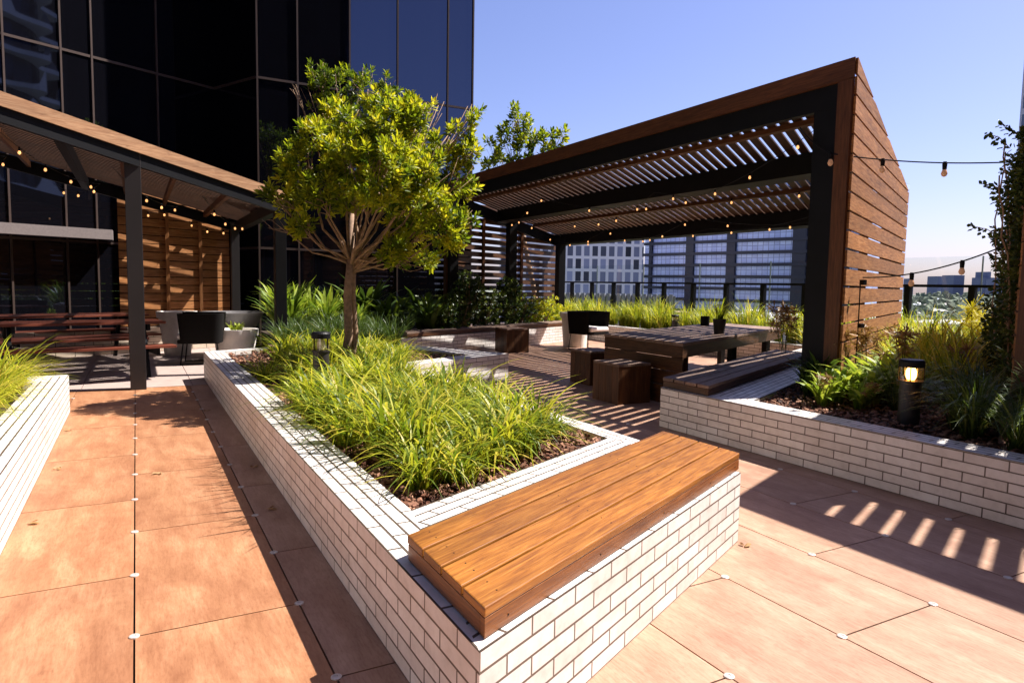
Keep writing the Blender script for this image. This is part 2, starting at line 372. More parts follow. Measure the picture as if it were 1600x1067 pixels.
# ------------------------------------------------------------------ benches on planters
def boards(mb_n, name, parent, mat, p0, along, length, side, width, z0, z1, n, gap=.006, skewed=None, bevel=.003):
    # n boards laid side by side; along & side are 2D direction vectors
    for i in range(n):
        w = (width-gap*(n-1))/n; s0 = i*(w+gap); s1 = s0+w
        q = [Vector(p0)+Vector(side)*s for s in (s0, s0, s1, s1)]
        q = [q[0], q[1]+Vector(along)*length, q[2]+Vector(along)*length, q[3]]
        mb = MB(); mb.hexa([(a.x, a.y, z0) for a in q], [(a.x, a.y, z1) for a in q], (*along, 0)); mb.build(name, MT[mat], parent, bevel=bevel)
BV = (B.x, B.y)
def bench(label, x0, y0, length, depth, zt, n=4, mat='deckwood'):
    # parallelogram: front along B, ends along +y
    t = thing('timber_bench', label, 'bench', (x0, y0, 0))
    th = .03
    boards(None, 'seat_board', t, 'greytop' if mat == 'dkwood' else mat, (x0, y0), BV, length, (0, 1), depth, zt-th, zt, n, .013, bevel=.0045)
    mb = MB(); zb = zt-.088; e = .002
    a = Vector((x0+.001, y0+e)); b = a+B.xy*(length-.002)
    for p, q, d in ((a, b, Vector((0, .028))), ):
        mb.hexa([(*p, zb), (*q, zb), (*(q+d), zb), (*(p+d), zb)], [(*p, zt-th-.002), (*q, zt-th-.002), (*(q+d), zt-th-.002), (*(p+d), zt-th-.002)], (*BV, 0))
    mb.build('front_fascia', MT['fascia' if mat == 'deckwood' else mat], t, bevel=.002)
    for xx, yy in ((x0+.002, y0+.032), (x0+B.x*length-.032, y0+B.y*length+.032)):
        mb = MB(); mb.hexa([(xx, yy, zb), (xx+.03, yy+.03*TB, zb), (xx+.03, yy+.03*TB+depth-.036, zb), (xx, yy+depth-.036, zb)],
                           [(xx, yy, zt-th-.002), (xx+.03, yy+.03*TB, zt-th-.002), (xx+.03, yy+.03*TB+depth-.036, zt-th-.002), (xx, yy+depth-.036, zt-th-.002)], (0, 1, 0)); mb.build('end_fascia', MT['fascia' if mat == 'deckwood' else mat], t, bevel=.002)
    # screws: each a small part sharing one mesh
    proto = MB().cyl((0, 0, -.002), (0, 0, .0006), .0032, n=8).build('screw', MT['black']); pm = proto.data; bpy.data.objects.remove(proto)
    def screw(x, y, z, side=False):
        o = bpy.data.objects.new('screw', pm); S.collection.objects.link(o); o.parent = t; o.location = (x-x0, y-y0, z)
        if side: o.rotation_euler = Vector((B.y, -B.x, 0)).to_track_quat('Z', 'Y').to_euler()
    if mat == 'deckwood':
        for k in (.04, .36, .66, .97):
            for i in range(n):
                for dd in (.3, .7):
                    p = Vector((x0, y0))+B.xy*(length*k)+Vector((0, depth*(i+dd)/n)); screw(p.x, p.y, zt)
        for k in (.05, .3, .55, .8, .97):
            p = Vector((x0, y0))+B.xy*(length*k); screw(p.x+.001, p.y+.001, zt-.062, True)
    return t
bench('orange oiled timber bench on the near end of the long white brick planter', .805, 1.60, 2.21, .605, .462)
bench('shaded dark timber bench on the right planter in front of the long table', 4.40, bl(4.40, 4.375, 5.03)-.61, 4.0, .60, .472, 4, 'dkwood')
bench('long timber bench along the far planter wall under the pavilion', 4.1, bl(4.1, 3.30, 10.90)+.0, 6.1, .5, .47, 4, 'dkwood')

# ------------------------------------------------------------------ pavilions
def pavilion(label, X0, Y0, Y1, Wx, zt, m, near=True, far='open', trim='trim', posts=True, slatpar=(.108, .046)):
    """X0 front line; near/far ends run along B through (X0,Y0)/(X0,Y1)"""
    t = thing('timber_pavilion', label, 'pavilion', (X0, Y0, 0)); X1 = X0+Wx
    def z(x): return zt+m*(x-X0)
    def beam(name, x0, x1, top, bot, mat, ya=0, yb=0, absz=None, bevel=0):
        mb = MB(); q = [(x0, bl(x0, X0, Y0)+ya), (x1, bl(x1, X0, Y0)+ya), (x1, bl(x1, X0, Y1)-yb), (x0, bl(x0, X0, Y1)-yb)]
        lo = [z(x)-bot for x, _ in q] if absz is None else [absz]*4
        mb.hexa([(*p, l) for p, l in zip(q, lo)], [(*p, z(p[0])-top) for p in q], (0, 1, 0)); mb.build(name, MT[mat], t, bevel=bevel)
    beam('front_fascia', X0-.03, X0, -.0, .175, trim)
    beam('steel_beam', X0+.002, X0+.05, .16, .385, 'black', .05, .05)
    xm = X0+Wx*.40
    beam('steel_beam', xm-.1, xm+.1, .17, .42, 'black', .2, .2)
    beam('steel_beam', X1-.2, X1-.04, .17, .42, 'black', .05, .05)
    beam('back_fascia', X1, X1+.03, 0, .2, trim)
    for xx in (X0+.64, xm+.13, X0+Wx*.70):
        beam('purlin', xx, xx+.06, .143, .20, trim, .2, .2)
    # end rafters
    for yy, sgn in ((Y0, 1), (Y1, -1)):
        mb = MB(); q = [(X0+.14, bl(X0+.14, X0, yy)), (X1-.2, bl(X1-.2, X0, yy)), (X1-.2, bl(X1-.2, X0, yy)+.09*sgn), (X0+.14, bl(X0+.14, X0, yy)+.09*sgn)]
        if sgn < 0: q = [q[3], q[2], q[1], q[0]]
        mb.hexa([(*p, z(p[0])-.41) for p in q], [(*p, z(p[0])-.17) for p in q], (*BV, 0)); mb.build('end_rafter', MT['black'], t)
    # roof slats (pattern of the roof): one mesh
    mb = MB(); w, gp = slatpar; pitch = (w+gp)/B.x*1.0; y = Y0+.06
    while y < Y1-.1:
        ww = w/B.x; q = [(X0+.003, bl(X0, X0, y)), (X1-.003, bl(X1, X0, y)), (X1-.003, bl(X1, X0, y)+ww), (X0+.003, bl(X0, X0, y)+ww)]
        mb.hexa([(*p, z(p[0])-.140) for p in q], [(*p, z(p[0])-.118) for p in q], (*BV, 0)); y += pitch
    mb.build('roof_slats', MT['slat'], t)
    # vertical front trims
    for yy, s in ((Y0, 1), (Y1, -1)):
        a, b = sorted((yy, yy+.145*s)); mb = MB(); mb.box(X0-.031, X0-.001, a, b, .0, zt-.176, (0, 0, 1)); mb.build('corner_trim', MT[trim], t)
    def post(x, y, sx=.19, sy=.19):
        mb = MB(); mb.box(x, x+sx, y, y+sy, 0, z(x+sx)-.17, (0, 0, 1)); mb.build('post', MT['black'], t, bevel=.004)
    post(X0+.004, Y0+.15, .19, .26); post(X1-.24, bl(X1-.24, X0, Y0)+.1)
    if Y1 < 50: post(X0+.004, Y1-.25, .19, .2); post(X1-.24, bl(X1-.24, X0, Y1)-.4); post(X0+Wx*.45, bl(X0+Wx*.45, X0, Y1)-.4)
    # end claddings: one board mesh each (pattern)
    def clad(yy, sgn, w, gp, mat, bot, th=.024):
        mb = MB(); k = bot
        while k < zt-.02:
            t0 = k; t1 = k+w; k += w+gp
            # board spans x from X0 to where the roof line cuts it
            xa = X0-.002; xe = X1+.02
            xt = X0+(t0-zt)/m if m else xe   # where roof meets lower edge
            xu = X0+(t1-zt)/m if m else xe
            x_lo = min(xe, max(xa, xt)); x_hi = min(xe, max(xa, xu))
            if x_lo-xa < .05: continue
            tt = min(t1, zt); 
            y0_ = -th*sgn; 
            def pr(x, zz, dy): return (x, bl(x, X0, yy)+dy, zz)
            b_ = [pr(xa, t0, y0_), pr(x_lo, t0, y0_), pr(x_lo, t0, 0), pr(xa, t0, 0)]
            t_ = [pr(xa, tt, y0_), pr(max(x_hi, xa+.01), tt, y0_), pr(max(x_hi, xa+.01), tt, 0), pr(xa, tt, 0)]
            if sgn < 0: b_ = [b_[i] for i in (3, 2, 1, 0)]; t_ = [t_[i] for i in (3, 2, 1, 0)]
            mb.hexa(b_, t_, (*BV, 0))
        mb.build('slatted_end_wall', MT[mat], t)
    if near: clad(Y0, 1, .148, .021, 'clad', .36)
    if far == 'slat': clad(Y1, -1, .105, .042, 'dkwood', .45)
    if far == 'clad': clad(Y1, -1, .152, .017, 'clad', .36)
    # studs behind end wall
    for yy, s in ((Y0, 1), (Y1, -1)):
        for fx in (.28, .62):
            x = X0+Wx*fx; y = bl(x, X0, yy)+(.034 if s > 0 else -.004); a, b = sorted((y, y+.06*s)); MB().box(x, x+.06, a+.0, b, .35, z(x+.06)-.42, (0, 0, 1)).build('stud', MT[trim], t)
    return t, z
pavilion('large timber and black steel pavilion with slatted roof over the long table', 5.63, 4.06, 13.25, 3.92, 3.37, -.165, far='slat')
pavilion('nearer timber pavilion at the right edge wrapped in a dark climber', 5.63, -6.5, 2.62, 3.92, 3.37, -.165, near=False, far='clad')

# left pergola (front rake along B through (0,9.3), eave at x=1.8)
t = thing('timber_pergola', 'left timber pergola with slatted roof above the picnic tables', 'pergola', (0, 9.3, 0))
XL, XR, YF, YB = -6.0, 1.86, 9.22, 14.0
def zl(x): return 2.935-.2*x
def lbeam(name, x0, x1, ya, yb, top, bot, mat, g=(0, 1, 0)):
    q = [(x0, bl(x0, 0, ya)), (x1, bl(x1, 0, ya)), (x1, bl(x1, 0, yb)), (x0, bl(x0, 0, yb))]
    MB().hexa([(*p, zl(p[0])-bot) for p in q], [(*p, zl(p[0])-top) for p in q], g).build(name, MT[mat], t)
lbeam('rake_fascia', XL, XR, YF-.03, YF, 0, .145, 'pale', (*BV, 0))
lbeam('rake_beam', XL, XR-.05, YF+.004, YF+.12, .10, .30, 'black', (*BV, 0))
lbeam('rake_beam', XL, XR-.05, YB-.12, YB, .10, .30, 'black', (*BV, 0))
for xx in (XR-.12, XR-2.6, XR-5.2): lbeam('steel_beam', xx, xx+.1, YF+.14, YB-.14, .13, .30, 'black')
for xx in (XR-.7, XR-1.4, XR-2.0, XR-3.3): lbeam('purlin', xx, xx+.05, YF+.14, YB-.14, .105, .2, 'trim')
lbeam('eave_fascia', XR, XR+.03, YF-.03, YB, 0, .16, 'trim')
mb = MB(); y = YF+.03
while y < YB-.1:
    q = [(XL, bl(XL, 0, y)), (XR-.003, bl(XR, 0, y)), (XR-.003, bl(XR, 0, y+.112)), (XL, bl(XL, 0, y+.112))]
    mb.hexa([(*p, zl(p[0])-.085) for p in q], [(*p, zl(p[0])-.065) for p in q], (*BV, 0)); y += .156
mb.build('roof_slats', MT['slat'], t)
for x, y, s in ((-.085, 9.26, .17), (XR-.2, bl(XR-.2, 0, YB)-.25, .15), (-2.75, bl(-2.75, 0, YF)+.5, .17), (-2.7, bl(-2.7, 0, YB)-.2, .14)):
    MB().box(x, x+s, y, y+s*1.15, 0, zl(x+s)-.12, (0, 0, 1)).build('post', MT['brownsteel'], t, bevel=.004)
MB().box(XR-.12, XR+.03, bl(XR-.12, 0, YF)+.1, bl(XR-.12, 0, YF)+.27, 0, zl(XR)-.12, (0, 0, 1)).build('corner_post', MT['black'], t, bevel=.004)
# slatted screen
t = thing('timber_screen', 'slatted orange timber screen wall beneath the left pergola', 'screen', (0, 14.1, 0))
mb = MB(); k = .46
while k < 2.75:
    q = [(-.25, bl(-.25, 0, 14.1)), (1.66, bl(1.66, 0, 14.1)), (1.66, bl(1.66, 0, 14.125)), (-.25, bl(-.25, 0, 14.125))]
    mb.hexa([(*p, k) for p in q], [(*p, k+.135) for p in q], (*BV, 0)); k += .15
mb.build('boards', MT['clad'], t)
for x in (.5, 1.08): MB().box(x, x+.06, bl(x, 0, 14.1)-.07, bl(x, 0, 14.1)-.006, .45, 2.7, (0, 0, 1)).build('batten', MT['clad'], t)

# ------------------------------------------------------------------ black glass tower
t = thing('glass_tower', 'dark glass tower with bronze mullions rising behind the terrace', 'building', (0, 15.35, 0))
pts = [(-9, bl(-9, 0, 15.35)), (1.55, bl(1.55, 0, 15.35)), (2.19, 14.75), (6.93, 14.75), (7.6, 16.5), (7.2, 40), (-30, 40)]
mb = MB(); n = len(pts)
HT = 45
mb.add([(*p, -30) for p in pts]+[(*p, HT) for p in pts], [(i, (i+1) % n, n+(i+1) % n, n+i) for i in range(n)]+[tuple(range(n, 2*n))], (0, 0, 1), (0, 0), .5)
mb.build('curtain_wall', MT['tower'], t)
def mull(a, b, fr, w=.032, d=.03):
    a = Vector(a); b = Vector(b); dr = (b-a).normalized(); nn = Vector((dr.y, -dr.x))
    for k in fr:
        p = a+dr*k; m2 = MB(); m2.obox((p.x+nn.x*d/2, p.y+nn.y*d/2, -3), (dr.x*w/2, dr.y*w/2, 0), (nn.x*d/2, nn.y*d/2, 0), (0, 0, HT-2)); m2.build('mullion', MT['bronze'], t)
    L = (b-a).length; c = (a+b)/2
    for zz in (1.95, 5.3, 9.5, 13.7, 17.9):
        m2 = MB(); m2.obox((c.x+nn.x*d*.35, c.y+nn.y*d*.35, zz), (dr.x*L/2, dr.y*L/2, 0), (nn.x*d*.35, nn.y*d*.35, 0), (0, 0, .045)); m2.build('transom', MT['bronze'], t)
e0 = Vector(pts[0]); L0 = (Vector(pts[1])-e0).length
xs = [-4.2, -3.0, -1.85, -1.07, -.61, .46]
mull(pts[0], pts[1], [(x-(-9))/B.x for x in xs]); mull(pts[1], pts[2], []); mull(pts[2], pts[3], [.02, .8, 1.87, 2.92, 4.1, 4.72]); mull(pts[3], pts[4], [.9])
m2 = MB()
for (xa, xb) in ((-2.45, -.35),):
    q = [(xa, bl(xa, 0, 14.95)), (xb, bl(xb, 0, 14.95)), (xb, bl(xb, 0, 15.3)), (xa, bl(xa, 0, 15.3))]
    m2.hexa([(*p, 2.02) for p in q], [(*p, 2.2) for p in q], (*BV, 0))
m2.build('ledge', MT['precast'], t)
# reflected neighbours behind the camera, and an added sky blocker
t = thing('apartment_tower', 'tower with rippling white balcony edges mirrored in the dark glass', 'building', (36, -38, -30))
mb = MB(); core = MB()
cx, cy = 48, -43
for fl in range(0, 30):
    z0 = -30+fl*3.3; vs = []; nseg = 120
    for i in range(nseg):
        th = 2*math.pi*i/nseg; rr = 9.6+1.3*math.sin(th*9+fl*.9)*(.6+.4*math.sin(th*4+fl)); vs.append((cx+rr*math.cos(th), cy+rr*math.sin(th)))
    hs = [.45+1.9*max(0, math.sin(2*math.pi*i/nseg*9+fl*1.7+1))**5 for i in range(nseg)]
    mb.add([(*p, z0) for p in vs]+[(*p, z0+h) for p, h in zip(vs, hs)], [(i, (i+1) % nseg, nseg+(i+1) % nseg, nseg+i) for i in range(nseg)]+[tuple(range(nseg))])
core.cyl((cx, cy, -30), (cx, cy, 70), 8.2, n=40)
mb.build('balconies', plain('balcony_white', (.9, .88, .88), .6), t); core.build('core', plain('core_dark', (.03, .03, .045), .2), t)
tag(MB().box(-90, 23.3, -75, -55, -30, 110).build('office_tower_or_sky_blocker', facade('dark_office', (.006, .006, .009), (.012, .012, .014), 3, 3.5, .2, .7, 1.2)), 'plain dark office tower facing the black glass tower from behind the terrace', 'building')
tag(MB().hexa([(61, -49, -30), (84, -68, -30), (115, -40, -30), (92, -20, -30)], [(61, -49, 85), (84, -68, 85), (115, -40, 85), (92, -20, 85)]).build('office_tower_or_sky_blocker', bpy.data.materials['dark_office']), 'second dark office tower mirrored beside the rippling balconies', 'building')
tag(MB().box(-90, -45, -50, 14, -30, 90).build('office_tower_or_sky_blocker', bpy.data.materials['dark_office']), 'unseen dark block added left of the terrace to cut the sky light', 'building')  # added out of view to block sky light and deepen the shade

# ------------------------------------------------------------------ balustrade
t = thing('balustrade', 'black steel handrail with tall glass windbreak at the terrace edge', 'balustrade', (11.5, 6, 0))
MB().box(11.5, 11.56, -5, 20, 1.40, 1.445, (0, 1, 0)).build('handrail', MT['black'], t)
k = -4.3
while k < 20:
    MB().box(11.49, 11.57, k, k+.10, 0, 1.40, (0, 0, 1)).build('rail_post', MT['black'], t); k += 1.03
k = -4.3
while k < 20:
    MB().box(11.66, 11.672, k+.01, k+2.04, .1, 1.9).build('glass_panel', MT['bal'], t)
    MB().box(11.65, 11.68, k-.006, k+.006, .1, 1.9).build('glass_joint', plain('glass_edge', (.20, .26, .27), .3) if 'glass_edge' not in bpy.data.materials else bpy.data.materials['glass_edge'], t); k += 2.06

# ------------------------------------------------------------------ furniture
def stool(x0, y0, sx, sy, h, label):
    t = thing('timber_stool', label, 'stool', (x0, y0, 0))
    n = 3; tt = .028
    for i in range(4):
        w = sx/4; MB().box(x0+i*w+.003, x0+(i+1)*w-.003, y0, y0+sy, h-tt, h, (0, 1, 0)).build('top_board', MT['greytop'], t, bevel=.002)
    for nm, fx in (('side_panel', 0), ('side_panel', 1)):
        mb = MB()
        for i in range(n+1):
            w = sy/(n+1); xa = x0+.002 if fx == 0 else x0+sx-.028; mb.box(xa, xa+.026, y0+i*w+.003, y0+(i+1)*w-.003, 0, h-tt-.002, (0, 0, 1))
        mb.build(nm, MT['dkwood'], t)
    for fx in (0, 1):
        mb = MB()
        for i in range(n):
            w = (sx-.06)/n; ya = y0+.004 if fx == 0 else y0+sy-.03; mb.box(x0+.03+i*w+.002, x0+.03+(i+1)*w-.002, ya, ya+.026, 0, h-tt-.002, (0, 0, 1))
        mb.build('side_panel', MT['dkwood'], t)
    return t
stool(4.72, 6.13, .46, .50, .457, 'dark timber cube stool nearest the camera at the corner of the long table')
stool(5.28, 7.48, .46, .48, .457, 'dark timber cube stool behind the nearest one by the long table')
stool(6.28, 11.7, .5, .5, .47, 'dark timber cube stool standing against the far bench')
# long table
t = thing('long_table', 'long dark timber table striped by slat shadows under the pavilion', 'table', (5.3, 5.7, 0))
tx, ty, zt = 5.29, 5.74, .715
boards(None, 'top_board', t, 'greytop', (tx, ty), BV, 4.15, (0, 1), 1.46, zt-.035, zt, 9, .006)
ub = Vector((B.x, B.y))
for i in range(3):
    h = .10; z1 = zt-.04-i*(h+.12); 
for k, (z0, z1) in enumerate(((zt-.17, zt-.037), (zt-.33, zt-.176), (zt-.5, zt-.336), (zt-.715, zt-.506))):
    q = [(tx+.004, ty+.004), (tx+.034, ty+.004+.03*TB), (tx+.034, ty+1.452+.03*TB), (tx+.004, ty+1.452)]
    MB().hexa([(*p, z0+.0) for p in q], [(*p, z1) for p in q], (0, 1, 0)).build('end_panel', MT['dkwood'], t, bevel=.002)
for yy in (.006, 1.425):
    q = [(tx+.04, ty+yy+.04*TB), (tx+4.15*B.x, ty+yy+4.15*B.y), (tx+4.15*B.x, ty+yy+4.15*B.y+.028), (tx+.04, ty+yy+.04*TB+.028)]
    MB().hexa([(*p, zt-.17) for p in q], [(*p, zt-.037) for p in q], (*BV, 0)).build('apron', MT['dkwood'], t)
for sx in (.35, 2.2, 3.9):
    for yy in (.2, 1.15):
        p = (tx+sx*B.x, ty+yy+sx*B.y); MB().box(p[0], p[0]+.09, p[1], p[1]+.09, 0, zt-.04, (0, 0, 1)).build('leg', MT['black' if sx > 1 else 'dkwood'], t)
# low bench far side of table
t = thing('bench_seat', 'backless timber bench on black legs at the right end of the long table', 'bench', (8, 8.9, 0))
boards(None, 'seat_board', t, 'dkwood', (6.6, bl(6.6, 5.29, 7.75)), BV, 2.6, (0, 1), .34, .42, .45, 3)
for s in (.2, 2.3):
    MB().box(6.6+s*B.x, 6.65+s*B.x, bl(6.6+s*B.x, 5.29, 7.75)+.05, bl(6.6+s*B.x, 5.29, 7.75)+.3, 0, .42, (0, 0, 1)).build('leg', MT['black'], t)

def tub_chair(x, y, rz, label):
    t = thing('wicker_chair', label, 'chair', (x, y, 0))
    def loc(mb, name, mat, smooth=False, bevel=0):
        o = mb.build(name, mat, None, smooth, bevel); o.parent = t; return o
    mb = MB(); n = 40; vs = []; th = .045
    for rx, ry, zz in ((.33, .31, .34), (.37, .35, .80), (.37-th, .35-th, .80), (.33-th, .31-th, .34)):
        for i in range(n+1):
            a = R(-48+276*i/n); c_, s_ = math.cos(a), math.sin(a); e = .38
            vs.append((rx*math.copysign(abs(c_)**e, c_), ry*math.copysign(abs(s_)**e, s_), zz))
    m_ = n+1; fs = []
    for i in range(n):
        for k in range(4): a, b_ = k*m_+i, ((k+1) % 4)*m_+i; fs.append((a, a+1, b_+1, b_))
    fs += [(0, m_, 2*m_, 3*m_), tuple(reversed((n, m_+n, 2*m_+n, 3*m_+n)))]
    mb.add(vs, fs); loc(mb, 'shell', MT['wicker'])
    loc(MB().box(-.29, .29, -.32, .28, .33, .39), 'seat', MT['wicker'], bevel=.01)
    loc(MB().box(-.275, .275, -.33, .25, .392, .49), 'cushion', MT['cushion'], bevel=.035)
    for sx in (-1, 1):
        for sy in (-1, 1): loc(MB().tube([(sx*.26, sy*.24, .34), (sx*.29, sy*.28, 0)], .010), 'leg', MT['black'])
        loc(MB().tube([(sx*.29, -.28, .012), (sx*.29, .28, .012)], .009), 'runner', MT['black'])
    t.rotation_euler = (0, 0, rz); return t
tub_chair(8.22, 11.75, R(12), 'black wicker tub chair with white cushion behind the long table')
tub_chair(.90, 11.9, R(-100), 'black wicker tub chair on thin legs at the far end of the left walkway')
def pot(x, y, r0, r1, h, label, mat='pot', name='plant_pot', rim=.05, filled=True):
    t = thing(name, label, 'pot', (x, y, 0))
    MB().lathe((x, y, 0), [(r0, 0), (r0+(r1-r0)*.8, h-rim*2.2), (r1+.012, h-rim*2.15), (r1+.02, h), (r1-.02, h), (r1-.035, h-.06)], 36).build('body', MT[mat], t, smooth=False)
    if filled: MB().lathe((x, y, h-.075), [(r1-.034, 0), (r1-.036, .01)], 30).build('soil_fill', MT['soil'], t)
    return t
pot(.62, 13.35, .21, .31, .76, 'tall white tapered pot beside the black chair at the end of the left walkway')
pot(1.42, 12.1, .28, .34, .52, 'round white pot with a green seedling under the wide grey bowl planter')
t = thing('bowl_planter', 'wide shallow grey bowl planter behind the black chair on the left', 'pot', (1.46, 12.95, 0))
MB().lathe((1.46, 12.95, 0), [(.2, 0), (.24, .25), (.36, .42), (.52, .72), (.56, .76), (.52, .76), (.48, .70), (.3, .6)], 48).build('body', MT['bowl'], t)
pot(8.36, 12.45, .25, .31, .74, 'white pot between the far bench and the wicker chair')
# picnic tables
def picnic(x, y, rz, L, label):
    t = thing('picnic_table', label, 'picnic table', (x, y, 0))
    def loc(mb, name, mat='red', bevel=.003):
        o = mb.build(name, MT[mat], None, bevel=bevel); o.parent = t; return o
    for i in range(5): loc(MB().box(-L/2, L/2, -.36+i*.146, -.36+i*.146+.138, .71, .745), 'top_board')
    for s in (-1, 1):
        for i in range(2): loc(MB().box(-L/2, L/2, s*.72-.14+i*.145, s*.72-.14+i*.145+.138, .42, .455), 'seat_board')
    for sx in (-L/2+.25, L/2-.25):
        for s in (-1, 1):
            mb = MB(); mb.obox((sx, s*.46, 0), (.02, 0, 0), (0, .045, 0), (0, -s*.26, .705)); loc(mb, 'leg', 'black')
        loc(MB().box(sx+.022, sx+.06, -.82, .82, .33, .418), 'cross_beam', 'black'); loc(MB().box(sx+.022, sx+.06, -.34, .34, .62, .708), 'cross_beam', 'black')
    t.rotation_euler = (0, 0, rz); return t
picnic(-.70, 10.72, R(12), 2.0, 'red brown timber picnic table nearest the walkway under the left pergola')
picnic(-.98, 12.75, R(20), 2.2, 'red brown timber picnic table farther back against the dark window')

# ------------------------------------------------------------------ bollards
def bollard(x, y, z, h, rr, label, lit):
    t = thing('bollard_lamp', label, 'bollard lamp', (x, y, z))
    MB().lathe((x, y, z), [(rr*.86, 0), (rr*.86, h*.66), (rr, h*.665), (rr, h*.69)], 28).build('post', MT['brownsteel'], t)
    MB().lathe((x, y, z), [(rr*.97, h*.692), (rr*.97, h*.888)], 28).build('glass', MT['lampglass' if lit else 'lampclear'], t)
    MB().lathe((x, y, z), [(rr*.3, h*.70), (rr*.42, h*.75), (rr*.42, h*.83), (rr*.25, h*.885)], 16).build('lamp', MT['lampcore'] if lit else MT['white'], t)
    for a in range(4): MB().cyl((x+rr*.98*math.cos(a*1.57+.5), y+rr*.98*math.sin(a*1.57+.5), z+h*.69), (x+rr*.98*math.cos(a*1.57+.5), y+rr*.98*math.sin(a*1.57+.5), z+h*.89), .004, n=6).build('rod', MT['black'], t)
    MB().lathe((x, y, z), [(rr*1.02, h*.89), (rr*1.03, h*.97), (rr*.9, h)], 28).build('cap', MT['black'], t)
bollard(5.02, 3.02, .33, .50, .085, 'lit amber bollard lamp among dark grass behind the right planter wall', True)
bollard(1.50, 6.45, .32, .54, .085, 'unlit bollard lamp half hidden in grass in front of the tree', False)
bollard(10.25, 11.4, .33, .40, .08, 'small bollard lamp in the grass behind the long table', False)
# cup + pot on the table
t = thing('table_pot', 'dark tapered pot of grass standing on the long table', 'pot', (6.85, 6.75, .715))
MB().lathe((6.85, 6.75, .716), [(.065, 0), (.09, .20), (.082, .2), (.075, .17)], 28).build('body', MT['brownsteel'], t)
t = thing('canister', 'short black canister at the far edge of the long table', 'canister', (8.15, 8.35, .715))
MB().lathe((8.15, 8.35, .716), [(.07, 0), (.075, .15), (.068, .15), (.066, .05)], 24).build('body', MT['black'], t)

# ------------------------------------------------------------------ festoon lights
def festoon(label, pts, sag, spacing, group=None, mat='bulb', start=.3, size=1.0, name='string_lights'):
    t = thing(name, label, 'string lights', pts[0], group)
    path = []; 
    for a, b in zip(pts, pts[1:]):
        a = Vector(a); b = Vector(b); n = 14
        for i in range(n):
            s = i/n; p = a.lerp(b, s); p.z -= sag*4*s*(1-s); path.append(p)
    path.append(Vector(pts[-1]))
    MB().tube(path, .006*size).build('cable', MT['black'], t)
    d = 0; nxt = start
    for a, b in zip(path, path[1:]):
        L = (b-a).length
        while d+L > nxt:
            p = a.lerp(b, (nxt-d)/L); nxt += spacing*rnd(.93, 1.07)
            sk = MB().lathe((p.x, p.y, p.z-.055*size), [(.016*size, 0), (.019*size, .045*size), (.014*size, .065*size)], 12).build('socket', MT['black'], t, origin=None)
            MB().lathe((p.x, p.y, p.z-.115*size), [(.002, 0), (.016*size, .006*size), (.025*size, .025*size), (.02*size, .045*size), (.014*size, .06*size)], 12).build('bulb', MT[mat], t, smooth=True)
        d += L
    return t
zp = lambda x: 3.37-.165*(x-5.63)-.36
for i, (xa, xb) in enumerate(((6.0, 7.4), (7.7, 6.9), (8.4, 9.1), (9.1, 8.3))):
    pts = [(xa, bl(xa, 5.63, 4.5), zp(xa)), (xb, bl(xb, 5.63, 7.6), zp(xb)-.05), (xa+.2, bl(xa, 5.63, 10.4), zp(xa+.2)-.03), (xb, bl(xb, 5.63, 12.9), zp(xb))]
    festoon('warm string lights zigzagging under the slatted roof of the large pavilion', pts, .16, 1.0, 'string lights under the large pavilion roof', start=.4+.25*i, size=.62)
for i, xa in enumerate((-2.2, -1.2, -.2, .8)):
    zz = lambda x: zl(x)-.36
    pts = [(xa, bl(xa, 0, 9.6), zz(xa)), (xa+.8, bl(xa+.8, 0, 11.6), zz(xa+.8)-.02), (xa+.1, bl(xa+.1, 0, 13.8), zz(xa+.1))]
    festoon('warm string lights hanging under the roof of the left pergola', pts, .12, .62, 'string lights under the left pergola roof', start=.25+.12*i, size=.66)

# ------------------------------------------------------------------ vegetation
def px_plane(px_, py_, d):
    """world point on the view ray of a photo pixel at forward depth d (used only to read positions off the photograph)"""
    a = (px_-800)/1075.42; b = -(py_-533.5)/1075.42
    return Vector((0, 0, CAM_H))+(r2*a+u2*b+f)*d
def blade_clump(mb, c, n, h, reach, w, lean=.25, seg=5, up=1.0, tb=(.2, .9), base=.05, wprof=None, curlmax=1.25):
    for _ in range(n):
        az = rnd(0, 6.283); d = Vector((math.cos(az), math.sin(az), 0)); sd = Vector((-d.y, d.x, 0))
        hh = h*rnd(.6, 1.12); rc = reach*rnd(.25, 1.1); ww = w*rnd(.7, 1.2); tw = rnd(-.5, .5)
        p0 = Vector(c)+d*rnd(0, base)+sd*rnd(-base, base); vs = []; curl = rnd(.6, curlmax)
        for i in range(seg+1):
            t = i/seg
            p = p0+d*(rc*(lean*t+(1-lean)*t**2.1))+Vector((0, 0, hh*up*(1.55*t-curl*.62*t**2.6)))+sd*(tw*rc*.35*t*t)
            k = (wprof(t) if wprof else (1-.15*t-.8*t**3)); s2 = (sd+d*tw*t).normalized()*ww*.5*k
            vs += [p-s2, p+s2]
        mb.add(vs, [(2*i, 2*i+1, 2*i+3, 2*i+2) for i in range(seg)], (0, 0, 1), None, rnd(*tb))
def clump_kind(name, mat, variants, **k):
    out = []
    for i in range(variants):
        mb = MB(); blade_clump(mb, (0, 0, 0), **k)
        if k.get('n', 0) > 60: blade_clump(mb, (0, 0, 0), **{**k, 'n': k['n']//12, 'tb': (.9, 1), 'h': k['h']*.75})
        out.append(mb)
    return out
